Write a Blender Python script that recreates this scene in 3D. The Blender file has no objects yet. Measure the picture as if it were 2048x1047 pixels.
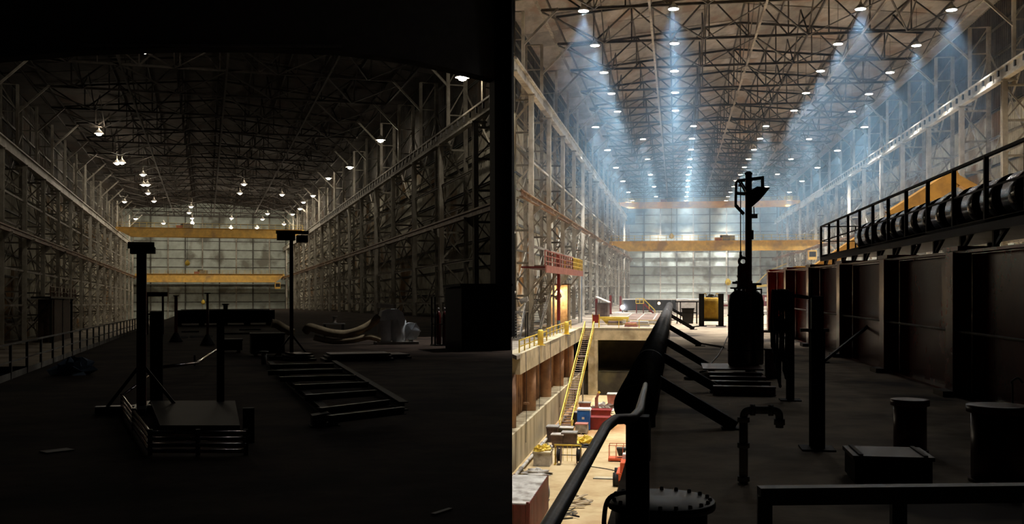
import bpy, math, random
from mathutils import Matrix, Vector
random.seed(7)
SC = bpy.context.scene
COL = SC.collection
PI = math.pi

# ------------------------------------------------------------------ camera, world, exposure
F, CX, HY = 2000.0, 1024.0, 572.0          # focal length in pixels, principal column, horizon row
EYE = Vector((0.0, 0.0, 2.0))
cam_d = bpy.data.cameras.new('camera')
cam_d.sensor_fit = 'HORIZONTAL'
cam_d.sensor_width = 36.0
cam_d.lens = 36.0 * F / 2048.0
cam_d.shift_y = (HY - 523.5) / 2048.0
cam_d.clip_start, cam_d.clip_end = 0.1, 2000
cam = bpy.data.objects.new('camera', cam_d)
COL.objects.link(cam)
cam.location = EYE
cam.rotation_euler = (PI / 2, 0, 0)
SC.camera = cam

wd = bpy.data.worlds.new('World')
SC.world = wd
wd.use_nodes = True
wd.node_tree.nodes['Background'].inputs[0].default_value = (0.35, 0.42, 0.6, 1)
wd.node_tree.nodes['Background'].inputs[1].default_value = 0.0010
SC.view_settings.view_transform = 'Standard'
SC.view_settings.look = 'None'
SC.view_settings.exposure = 0.0
SC.view_settings.gamma = 1.0
SC.view_settings.use_curve_mapping = False

BRIGHT_W = 72000.0      # each high-bay lamp of the bright hall
DARK_W = 1500.0         # each hanging lamp of the dark hall
HAZE, HAZE_LOW = 0.0033, 0.0006

# ------------------------------------------------------------------ materials
def lin(c):
    return tuple(((x / 255) / 12.92 if x <= 10 else ((x / 255 + 0.055) / 1.055) ** 2.4) for x in c)

MATS = {}
def mat(name, c1, c2=None, scale=1.0, rough=0.7, metal=0.0, bump=0.0, rnd=0.0, c3=None, s3=0.15, spec=0.5, stretch=None):
    """painted / dusty surface: two colours broken up by noise, a third in larger stains, a per-piece tint"""
    m = bpy.data.materials.new(name)
    m.use_nodes = True
    nt = m.node_tree
    N, L = nt.nodes, nt.links
    b = N['Principled BSDF']
    b.inputs['Roughness'].default_value = rough
    b.inputs['Metallic'].default_value = metal
    b.inputs['Specular IOR Level'].default_value = spec
    c1 = lin(c1)
    if c2 is None:
        c2 = tuple(x * 0.7 for x in c1)
    else:
        c2 = lin(c2)
    g = N.new('ShaderNodeNewGeometry')
    src = g.outputs['Position']
    if stretch:
        mp = N.new('ShaderNodeMapping')
        mp.inputs['Scale'].default_value = stretch
        L.new(src, mp.inputs['Vector'])
        src = mp.outputs['Vector']
    nz = N.new('ShaderNodeTexNoise')
    nz.inputs['Scale'].default_value = scale
    nz.inputs['Detail'].default_value = 5
    nz.inputs['Roughness'].default_value = 0.65
    L.new(src, nz.inputs['Vector'])
    cr = N.new('ShaderNodeValToRGB')
    cr.color_ramp.elements[0].position = 0.36
    cr.color_ramp.elements[0].color = (*c2, 1)
    cr.color_ramp.elements[1].position = 0.62
    cr.color_ramp.elements[1].color = (*c1, 1)
    L.new(nz.outputs['Fac'], cr.inputs['Fac'])
    out = cr.outputs['Color']
    if c3 is not None:
        n3 = N.new('ShaderNodeTexNoise')
        n3.inputs['Scale'].default_value = s3
        n3.inputs['Detail'].default_value = 4
        L.new(src, n3.inputs['Vector'])
        r3 = N.new('ShaderNodeValToRGB')
        r3.color_ramp.elements[0].position = 0.52
        r3.color_ramp.elements[0].color = (0, 0, 0, 1)
        r3.color_ramp.elements[1].position = 0.64
        r3.color_ramp.elements[1].color = (1, 1, 1, 1)
        L.new(n3.outputs['Fac'], r3.inputs['Fac'])
        mx = N.new('ShaderNodeMixRGB')
        mx.inputs['Color2'].default_value = (*lin(c3), 1)
        L.new(r3.outputs['Color'], mx.inputs['Fac'])
        L.new(out, mx.inputs['Color1'])
        out = mx.outputs['Color']
    if rnd > 0:
        oi = N.new('ShaderNodeObjectInfo')
        mr = N.new('ShaderNodeMapRange')
        mr.inputs['To Min'].default_value = 1 - rnd
        mr.inputs['To Max'].default_value = 1 + rnd * 0.6
        L.new(oi.outputs['Random'], mr.inputs['Value'])
        vm = N.new('ShaderNodeVectorMath')
        vm.operation = 'SCALE'
        L.new(out, vm.inputs[0])
        L.new(mr.outputs['Result'], vm.inputs['Scale'])
        out = vm.outputs['Vector']
    L.new(out, b.inputs['Base Color'])
    if bump > 0:
        bp = N.new('ShaderNodeBump')
        bp.inputs['Strength'].default_value = bump
        bp.inputs['Distance'].default_value = 0.05
        L.new(nz.outputs['Fac'], bp.inputs['Height'])
        L.new(bp.outputs['Normal'], b.inputs['Normal'])
    MATS[name] = m
    return m

def emit(name, col, strength):
    m = bpy.data.materials.new(name)
    m.use_nodes = True
    N, L = m.node_tree.nodes, m.node_tree.links
    N.remove(N['Principled BSDF'])
    e = N.new('ShaderNodeEmission')
    e.inputs['Color'].default_value = (*col, 1)
    e.inputs['Strength'].default_value = strength
    L.new(e.outputs['Emission'], N['Material Output'].inputs['Surface'])
    MATS[name] = m
    return m

mat('steel', (194, 190, 180), (150, 146, 138), 1.1, 0.65, c3=(116, 108, 98), s3=0.12, rnd=0.18)
mat('steel_lit', (214, 211, 202), (182, 178, 168), 0.8, 0.6, c3=(138, 130, 118), s3=0.15)  # paler copy of the steel, lamplight put into its colour
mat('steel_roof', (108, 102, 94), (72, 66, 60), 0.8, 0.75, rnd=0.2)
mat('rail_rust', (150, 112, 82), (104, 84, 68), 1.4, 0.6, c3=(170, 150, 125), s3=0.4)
mat('deck_roof_dark', (70, 62, 56), (46, 40, 36), 0.55, 0.9, c3=(64, 48, 40), s3=0.3, rnd=0.3, stretch=(1, .35, 1))  # darker copy of the roof deck, the dark hall's shade put into its colour
mat('steel_roof_dark', (70, 64, 60), (44, 40, 38), 0.8, 0.8, rnd=0.2)  # roof steel likewise darkened to carry the dark hall's shade
mat('floor_dark', (72, 61, 54), (50, 42, 38), 0.9, 0.95, spec=0.05, bump=0.3, c3=(36, 31, 29), s3=0.35)  # floor colour darkened to imitate the unlit dark hall
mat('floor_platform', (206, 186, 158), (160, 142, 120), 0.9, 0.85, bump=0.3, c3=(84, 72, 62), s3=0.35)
mat('cladding_upper', (96, 94, 92), (66, 64, 62), 0.5, 0.8, c3=(80, 66, 54), s3=0.10, rnd=0.25)  # darker copy of the cladding, shade above the crane rail painted in
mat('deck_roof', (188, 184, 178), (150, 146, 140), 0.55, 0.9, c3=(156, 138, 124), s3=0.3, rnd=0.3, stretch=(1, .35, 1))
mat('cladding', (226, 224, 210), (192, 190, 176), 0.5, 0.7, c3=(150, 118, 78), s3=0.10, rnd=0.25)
mat('cladding_end', (206, 218, 214), (184, 196, 192), 0.35, 0.7, c3=(136, 138, 130), s3=0.13, rnd=0.08)
mat('girt', (120, 122, 118), (88, 88, 84), 0.7, 0.7)
mat('concrete', (206, 194, 164), (172, 160, 132), 0.7, 0.9, bump=0.3, c3=(128, 116, 94), s3=0.22)
mat('concrete_wall', (198, 186, 156), (158, 146, 116), 0.8, 0.9, bump=0.3, c3=(118, 104, 80), s3=0.3, stretch=(1, 1, .18))
mat('pit_floor', (196, 174, 132), (172, 146, 104), 0.35, 0.9, bump=0.2, c3=(150, 100, 52), s3=0.055)
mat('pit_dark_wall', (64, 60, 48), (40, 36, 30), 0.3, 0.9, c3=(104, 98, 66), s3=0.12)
mat('sheet_pile', (184, 144, 112), (144, 108, 84), 0.6, 0.85, c3=(112, 84, 66), s3=0.2)
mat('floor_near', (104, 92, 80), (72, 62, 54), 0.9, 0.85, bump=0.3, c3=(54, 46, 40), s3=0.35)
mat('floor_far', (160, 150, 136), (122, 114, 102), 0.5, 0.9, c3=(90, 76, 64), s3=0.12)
mat('dark_steel', (52, 50, 50), (34, 33, 33), 2.0, 0.45, 0.3)
mat('black_paint', (26, 25, 26), (16, 16, 17), 2.0, 0.65, spec=0.2)
mat('machine_white', (226, 232, 236), (196, 204, 210), 1.4, 0.6)
mat('pipe_black', (70, 68, 68), (48, 46, 46), 3.0, 0.42, 0.2, bump=0.15)
mat('tube_shiny', (190, 176, 176), (150, 138, 138), 3.0, 0.16, 1.0)
mat('maroon', (98, 30, 26), (70, 22, 20), 0.9, 0.35, rnd=0.1)
mat('girder_red', (132, 34, 24), (104, 26, 19), 0.7, 0.26, bump=0.12, spec=0.35)
mat('red_paint', (138, 34, 32), (100, 26, 24), 1.0, 0.5)
mat('red_faded', (172, 112, 100), (140, 84, 74), 1.2, 0.7)
mat('yellow', (236, 206, 84), (206, 176, 70), 1.2, 0.5)
mat('yellow_crane', (246, 202, 104), (220, 176, 94), 0.7, 0.55, c3=(190, 150, 96), s3=0.2)
mat('yellow_boom', (142, 100, 34), (112, 78, 28), 1.0, 0.5)
mat('yellow_sack', (190, 150, 40), (150, 112, 28), 2.5, 0.8, bump=0.6)
mat('white', (228, 226, 220), (196, 192, 184), 1.0, 0.6)
mat('grey', (150, 146, 140), (116, 112, 106), 1.2, 0.7)
mat('grey_light', (196, 192, 184), (160, 154, 146), 0.9, 0.7, c3=(120, 112, 102), s3=0.6)
mat('blue', (30, 104, 190), (24, 84, 160), 1.0, 0.4)
mat('blue_grey', (120, 140, 160), (96, 112, 130), 1.0, 0.6)
mat('orange', (226, 104, 60), (190, 78, 44), 1.2, 0.5)
mat('brown_box', (96, 76, 66), (66, 52, 46), 1.5, 0.8)
mat('plate_brown', (128, 108, 98), (96, 80, 72), 0.6, 0.85, c3=(74, 60, 52), s3=0.4)
mat('rubber', (28, 27, 27), (20, 20, 20), 3.0, 0.85)
mat('wood', (176, 158, 128), (140, 122, 96), 2.0, 0.9)
mat('hose', (196, 176, 140), (150, 130, 100), 2.2, 0.8)
mat('partition', (40, 40, 42), (28, 28, 30), 0.4, 0.9)
mat('drum_gloss', (26, 11, 11), (18, 8, 8), 1.0, 0.14, spec=0.18)
mat('paddle', (176, 166, 144), (146, 136, 116), 1.4, 0.7)
mat('tank_dark', (58, 44, 42), (40, 32, 31), 1.6, 0.3)
emit('lamp_glow', (1.0, 0.97, 0.92), 60.0)
emit('lamp_glow_dark', (1.0, 0.93, 0.80), 26.0)
emit('arc_glow', (0.86, 0.9, 1.0), 90.0)
emit('flame_glow', (1.0, 0.62, 0.26), 12.0)
emit('booth_glow', (1.0, 0.78, 0.5), 2.2)

# ------------------------------------------------------------------ frames of the two halls
class Hall:
    def __init__(s, px, py, word):
        d = Vector(((px - CX) / F, 1.0, -(py - HY) / F)).normalized()
        s.v = d
        s.u = d.cross(Vector((0, 0, 1))).normalized()
        s.w = s.u.cross(d)
        s.M = Matrix(((s.u.x, s.v.x, s.w.x, 0), (s.u.y, s.v.y, s.w.y, 0), (s.u.z, s.v.z, s.w.z, 0), (0, 0, 0, 1)))
        s.Mi = s.M.inverted()
        s.e = s.Mi @ EYE
        s.word = word
    def ray(s, px, py):
        return s.Mi.to_3x3() @ Vector(((px - CX) / F, 1.0, -(py - HY) / F))
    def at(s, px, py, w):               # point of the level w seen at a pixel
        r = s.ray(px, py)
        return s.e + r * ((w - s.e.z) / r.z)
    def atu(s, px, py, u):
        r = s.ray(px, py)
        return s.e + r * ((u - s.e.x) / r.x)
    def atv(s, px, py, v):
        r = s.ray(px, py)
        return s.e + r * ((v - s.e.y) / r.y)
    def atd(s, px, py, D):
        return s.e + s.ray(px, py) * D

RH = Hall(1352, 572, 'bright hazy hall')
LH = Hall(412, 608, 'dark hall')

# ------------------------------------------------------------------ mesh helpers
MESH = {}
def mesh(name, verts, faces, m, smooth=None):
    me = bpy.data.meshes.new(name)
    me.from_pydata([tuple(v) for v in verts], [], faces)
    me.materials.append(MATS[m])
    if smooth is not None:
        me.polygons.foreach_set('use_smooth', [bool(smooth(i)) for i in range(len(me.polygons))])
    me.update()
    return me

def unit(sect, m):
    k = (sect, m)
    if k in MESH:
        return MESH[k]
    if sect == 'cyl':
        n = 14
        vs = [(x, .5 * math.cos(2 * PI * i / n), .5 * math.sin(2 * PI * i / n)) for x in (-.5, .5) for i in range(n)]
        fs = [(i, (i + 1) % n, n + (i + 1) % n, n + i) for i in range(n)] + [tuple(range(n))[::-1], tuple(range(n, 2 * n))]
        me = mesh('bar_round', vs, fs, m, lambda i: i < n)
    else:
        t = .13
        if sect == 'H':
            p = [(-.5, -.5), (.5, -.5), (.5, -.5 + t), (.06, -.5 + t), (.06, .5 - t), (.5, .5 - t), (.5, .5), (-.5, .5), (-.5, .5 - t), (-.06, .5 - t), (-.06, -.5 + t), (-.5, -.5 + t)]
        elif sect == 'L':
            p = [(-.5, -.5), (.5, -.5), (.5, -.36), (-.36, -.36), (-.36, .5), (-.5, .5)]
        elif sect == 'U':
            p = [(-.5, -.5), (.5, -.5), (.5, -.36), (-.36, -.36), (-.36, .36), (.5, .36), (.5, .5), (-.5, .5)]
        else:
            p = [(-.5, -.5), (.5, -.5), (.5, .5), (-.5, .5)]
        n = len(p)
        vs = [(x, a, b) for x in (-.5, .5) for a, b in p]
        fs = [(i, (i + 1) % n, n + (i + 1) % n, n + i) for i in range(n)] + [tuple(range(n))[::-1], tuple(range(n, 2 * n))]
        me = mesh('bar_' + sect.lower(), vs, fs, m)
    MESH[k] = me
    return me

def link(name, me, par, M=None):
    """par is a Hall (top-level, M in hall coordinates) or an object (a part, M in its coordinates)"""
    o = bpy.data.objects.new(name, me)
    COL.objects.link(o)
    M = M or Matrix()
    if isinstance(par, Hall):
        o.matrix_world = par.M @ M
    else:
        o.parent = par
        o.matrix_basis = M
    return o

def tag(o, label=None, cat=None, group=None, kind=None):
    if label: o['label'] = label
    if cat: o['category'] = cat
    if group: o['group'] = group
    if kind: o['kind'] = kind
    return o

def thing(H, name, label, cat, pos, rz=0.0, group=None, kind=None, rx=0.0):
    o = link(name, None, H, Matrix.Translation(Vector(pos)) @ Matrix.Rotation(rz, 4, 'Z') @ Matrix.Rotation(rx, 4, 'X'))
    o.empty_display_size = 0.3
    return tag(o, label, cat, group, kind)

def barM(p0, p1, w, h, up=(0, 0, 1)):
    p0, p1 = Vector(p0), Vector(p1)
    d = p1 - p0
    ln = d.length
    x = d / ln
    up = Vector(up)
    if abs(x.dot(up)) > 0.99:
        up = Vector((0, 1, 0))
    y = up.cross(x).normalized()
    z = x.cross(y)
    c = (p0 + p1) / 2
    return Matrix(((x.x * ln, y.x * w, z.x * h, c.x), (x.y * ln, y.y * w, z.y * h, c.y), (x.z * ln, y.z * w, z.z * h, c.z), (0, 0, 0, 1)))

def bar(par, name, p0, p1, w, h, m, sect='box', up=(0, 0, 1)):
    return link(name, unit(sect, m), par, barM(p0, p1, w, h, up))

def box(par, name, x0, x1, y0, y1, z0, z1, m, rz=0.0):
    M = Matrix.Translation(((x0 + x1) / 2, (y0 + y1) / 2, (z0 + z1) / 2)) @ Matrix.Rotation(rz, 4, 'Z') @ Matrix.Diagonal((abs(x1 - x0), abs(y1 - y0), abs(z1 - z0), 1))
    return link(name, unit('box', m), par, M)

def smooth_path(pts, n=6):
    pts = [Vector(p) for p in pts]
    out = []
    for i in range(len(pts) - 1):
        a, b, c, d = pts[max(i - 1, 0)], pts[i], pts[i + 1], pts[min(i + 2, len(pts) - 1)]
        for k in range(n):
            t = k / n
            out.append(.5 * ((2 * b) + (c - a) * t + (2 * a - 5 * b + 4 * c - d) * t * t + (3 * b - a - 3 * c + d) * t ** 3))
    out.append(pts[-1])
    return out

def tube_data(pts, r, n=8, caps=True):
    pts = [Vector(p) for p in pts]
    vs, fs = [], []
    t = (pts[1] - pts[0]).normalized()
    nrm = t.orthogonal().normalized()
    for i, p in enumerate(pts):
        tn = (pts[min(i + 1, len(pts) - 1)] - pts[max(i - 1, 0)]).normalized()
        nrm = (nrm - tn * nrm.dot(tn)).normalized()
        bn = tn.cross(nrm)
        rr = r[i] if isinstance(r, (list, tuple)) else r
        for k in range(n):
            a = 2 * PI * k / n
            vs.append(p + (nrm * math.cos(a) + bn * math.sin(a)) * rr)
    for i in range(len(pts) - 1):
        for k in range(n):
            fs.append((i * n + k, i * n + (k + 1) % n, (i + 1) * n + (k + 1) % n, (i + 1) * n + k))
    if caps:
        fs.append(tuple(range(n))[::-1])
        fs.append(tuple(range(len(vs) - n, len(vs))))
    return vs, fs

def tube(par, name, pts, r, m, n=8, M=None, caps=True):
    vs, fs = tube_data(pts, r, n, caps)
    k = len(fs) - (2 if caps else 0)
    return link(name, mesh(name, vs, fs, m, lambda i: i < k), par, M)

def lathe(par, name, prof, m, pos=(0, 0, 0), n=20, M=None):
    """profile of (radius, height) turned about the vertical"""
    vs, fs = [], []
    for r, z in prof:
        for k in range(n):
            a = 2 * PI * k / n
            vs.append((r * math.cos(a), r * math.sin(a), z))
    for i in range(len(prof) - 1):
        for k in range(n):
            fs.append((i * n + k, i * n + (k + 1) % n, (i + 1) * n + (k + 1) % n, (i + 1) * n + k))
    q = len(fs)
    fs.append(tuple(range(n))[::-1])
    fs.append(tuple(range(len(vs) - n, len(vs))))
    return link(name, mesh(name, vs, fs, m, lambda i: i < q), par, (M or Matrix()) @ Matrix.Translation(pos) if M is None else M)

def prism(par, name, pts, t0, t1, m, axis='y', M=None, smooth=False):
    """outline pts extruded along an axis: y -> pts are (x,z); x -> (y,z); z -> (x,y)"""
    def q(a, b, t):
        return (a, t, b) if axis == 'y' else ((t, a, b) if axis == 'x' else (a, b, t))
    n = len(pts)
    vs = [q(a, b, t) for t in (t0, t1) for a, b in pts]
    fs = [(i, (i + 1) % n, n + (i + 1) % n, n + i) for i in range(n)] + [tuple(range(n))[::-1], tuple(range(n, 2 * n))]
    me = mesh(name, vs, fs, m, (lambda i: smooth and i < n))
    import bmesh
    bm = bmesh.new(); bm.from_mesh(me); bmesh.ops.recalc_face_normals(bm, faces=bm.faces); bm.to_mesh(me); bm.free()
    return link(name, me, par, M)

def torus(par, name, R, r, m, M, n=22, k=8):
    pts = [Vector((R * math.cos(2 * PI * i / n), R * math.sin(2 * PI * i / n), 0)) for i in range(n)]
    vs, fs = [], []
    for i in range(n):
        a = 2 * PI * i / n
        for j in range(k):
            b = 2 * PI * j / k
            rr = R + r * math.cos(b)
            vs.append((rr * math.cos(a), rr * math.sin(a), r * math.sin(b)))
    for i in range(n):
        for j in range(k):
            fs.append((i * k + j, ((i + 1) % n) * k + j, ((i + 1) % n) * k + (j + 1) % k, i * k + (j + 1) % k))
    return link(name, mesh(name, vs, fs, m, lambda i: True), par, M)

def lump(par, name, pos, sx, sy, sz, m, seed=0, n=12, rough=0.35):
    """a crumpled heap: half dome pushed about at random"""
    rnd = random.Random(seed)
    vs, fs = [], []
    rings = 6
    for i in range(rings + 1):
        f = i / rings * PI / 2
        for k in range(n):
            a = 2 * PI * k / n
            j = 1 + rough * (rnd.random() - .5) * 2
            vs.append((sx * math.cos(f) * math.cos(a) * j, sy * math.cos(f) * math.sin(a) * j, max(0, sz * math.sin(f) * j) if i else 0))
    for i in range(rings):
        for k in range(n):
            fs.append((i * n + k, i * n + (k + 1) % n, (i + 1) * n + (k + 1) % n, (i + 1) * n + k))
    fs.append(tuple(range(n))[::-1])
    return link(name, mesh(name, vs, fs, m, lambda i: False), par, Matrix.Translation(pos))

def corrugated(par, name, L, Hh, depth, pitch, m, M):
    """sheet in the local x-z plane with trapezoid ribs running up"""
    xs, x, up = [], 0.0, False
    while x < L - 1e-6:
        for dx, d in ((0, 0), (.3, 0), (.5, 1), (.8, 1), (1.0, 0)):
            xx = x + dx * pitch
            if xx <= L + 1e-6:
                xs.append((xx, d * depth))
        x += pitch
    vs = [(a, d, z) for z in (0, Hh) for a, d in xs]
    n = len(xs)
    fs = [(i, i + 1, n + i + 1, n + i) for i in range(n - 1)]
    # closing back sheet gives the piece its thickness
    vs += [(0, -.08, 0), (L, -.08, 0), (L, -.08, Hh), (0, -.08, Hh)]
    b = 2 * n
    fs += [(b + 1, b, b + 3, b + 2), (b, 0, n, b + 3), (n - 1, b + 1, b + 2, 2 * n - 1)]
    fs += [(b,) + (b + 1,) + tuple(range(n - 1, -1, -1)), tuple(range(n, 2 * n)) + (b + 2, b + 3)]
    return link(name, mesh(name, vs, fs, m), par, M)

def copy_tree(o, par=None):
    c = o.copy()
    COL.objects.link(c)
    if par is not None:
        c.parent = par
    for ch in o.children:
        copy_tree(ch, c)
    return c

def move(o, H, pos, rz=0.0):
    o.matrix_world = H.M @ Matrix.Translation(Vector(pos)) @ Matrix.Rotation(rz, 4, 'Z')

ORD = ['first', 'second', 'third', 'fourth', 'fifth', 'sixth', 'seventh', 'eighth', 'ninth', 'tenth', 'eleventh', 'twelfth',
       'thirteenth', 'fourteenth', 'fifteenth', 'sixteenth', 'seventeenth', 'eighteenth', 'nineteenth', 'twentieth',
       'twenty-first', 'twenty-second', 'twenty-third', 'twenty-fourth', 'twenty-fifth', 'twenty-sixth', 'twenty-seventh', 'twenty-eighth', 'twenty-ninth', 'thirtieth']

def sub(child, part):
    """make a part that was laid out beside another one its sub-part"""
    child.parent = part
    child.matrix_parent_inverse = part.matrix_basis.inverted()
    return child

def railing(par, pts, h, m, post=.06, rail=.05, step=2.0, mid=1, toe=False):
    """posts and rails along a line; parts of whatever carries it"""
    pts = [Vector(p) for p in pts]
    for i in range(len(pts) - 1):
        a, b = pts[i], pts[i + 1]
        n = max(1, round((b - a).length / step))
        for k in range(n + (1 if i == len(pts) - 2 else 0)):
            p = a.lerp(b, k / n)
            bar(par, 'post', p, p + Vector((0, 0, h)), post, post, m)
        bar(par, 'handrail', a + Vector((0, 0, h)), b + Vector((0, 0, h)), rail, rail, m)
        for q in range(mid):
            z = h * (q + 1) / (mid + 1)
            bar(par, 'mid_rail', a + Vector((0, 0, z)), b + Vector((0, 0, z)), rail * .8, rail * .8, m)
        if toe:
            bar(par, 'toe_board', a + Vector((0, 0, .09)), b + Vector((0, 0, .09)), .02, .18, m)

def stair(par, p0, p1, width, n, m_string, m_tread, m_rail, rail_h=1.0, side=(1, 0, 0), rail_r=.06):
    """flight from the foot p0 to the head p1"""
    p0, p1, sd = Vector(p0), Vector(p1), Vector(side).normalized()
    for s in (-1, 1):
        o = sd * (s * width / 2)
        bar(par, 'stringer', p0 + o, p1 + o, .07, .32, m_string)
        bar(par, 'handrail', p0 + o + Vector((0, 0, rail_h)), p1 + o + Vector((0, 0, rail_h)), rail_r, rail_r, m_rail)
        k = max(2, n // 7)
        for i in range(k + 1):
            q = p0.lerp(p1, i / k) + o
            bar(par, 'baluster', q, q + Vector((0, 0, rail_h)), rail_r * .8, rail_r * .8, m_rail)
    run = (p1 - p0)
    run.z = 0
    run.normalize()
    for i in range(n):
        c = p0.lerp(p1, (i + .5) / n)
        bar(par, 'tread', c - sd * (width / 2), c + sd * (width / 2), .5 * (p1 - p0).length / n * 1.25, .05, m_tread)

# ================================================================== the two hall shells
class Spec:
    pass
R_ = Spec(); L_ = Spec()
R_.uL, R_.uR, R_.base, R_.lo, R_.hi, R_.ch, R_.eave, R_.ridge = -19.0, 40.0, -4.2, 13.5, 29.3, 38.6, 42.5, 46.0
R_.v0, R_.bay, R_.n, R_.end = 113.0, 18.7, 16, 424.0
L_.uL, L_.uR, L_.base, L_.lo, L_.hi, L_.ch, L_.eave, L_.ridge = -27.5, 31.5, -4.2, 13.2, 26.0, 37.0, 40.5, 44.0
L_.v0, L_.bay, L_.n, L_.end = 118.0, 18.7, 16, 436.0

def make_column(H, S, sg, base):
    t = thing(H, 'lattice_column', None, 'column', (0, 0, 0))
    hz, ht, lo = S.hi - 1.9 - base, S.ch - base, S.lo - base
    back = sg * 3.6
    box(t, 'base_plate', sg * 2.0 - 2.6, sg * 2.0 + 2.6, -.8, .8, 0, .12, 'steel')
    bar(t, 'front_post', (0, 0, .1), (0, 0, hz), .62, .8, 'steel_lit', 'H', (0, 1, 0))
    bar(t, 'back_post', (back, 0, .1), (back, 0, ht), .5, .6, 'steel', 'H', (0, 1, 0))
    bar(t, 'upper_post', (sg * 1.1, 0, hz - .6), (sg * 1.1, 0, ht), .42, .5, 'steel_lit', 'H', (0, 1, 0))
    bar(t, 'cap_plate', (sg * 1.4, 0, hz), (-sg * .5, 0, hz), 1.0, .25, 'steel')
    n = 7
    for i in range(n):
        z0, z1 = .6 + (hz - 1.2) * i / n, .6 + (hz - 1.2) * (i + 1) / n
        bar(t, 'strut', (0, 0, z1), (back, 0, z1), .24, .28, 'steel', 'U')
        a, b = ((0, z0), (back, z1)) if i % 2 else ((back, z0), (0, z1))
        bar(t, 'diagonal', (a[0], .12, a[1]), (b[0], .12, b[1]), .2, .24, 'steel', 'L')
        if i % 3 != 2:
            a, b = b, a
            bar(t, 'diagonal', (a[0], -.12, z0), (b[0], -.12, z1), .14, .16, 'steel', 'L')
    zz = [hz + (ht - hz) * k / 3 for k in range(4)]
    for k in range(3):
        bar(t, 'strut', (sg * 1.1, 0, zz[k + 1]), (back, 0, zz[k + 1]), .16, .18, 'steel', 'L')
        bar(t, 'diagonal', (sg * 1.1, .08, zz[k]), (back, .08, zz[k + 1]), .16, .16, 'steel', 'L')
    bar(t, 'knee_brace', (sg * 1.1, 0, ht - 4.5), (-sg * 3.6, 0, ht + .2), .26, .3, 'steel', 'U')
    prism(t, 'bracket', [(0, lo - 2.3), (-sg * 1.5, lo - 1.0), (-sg * 1.5, lo - .75), (0, lo - .75)], -.12, .12, 'steel')
    return t

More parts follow.
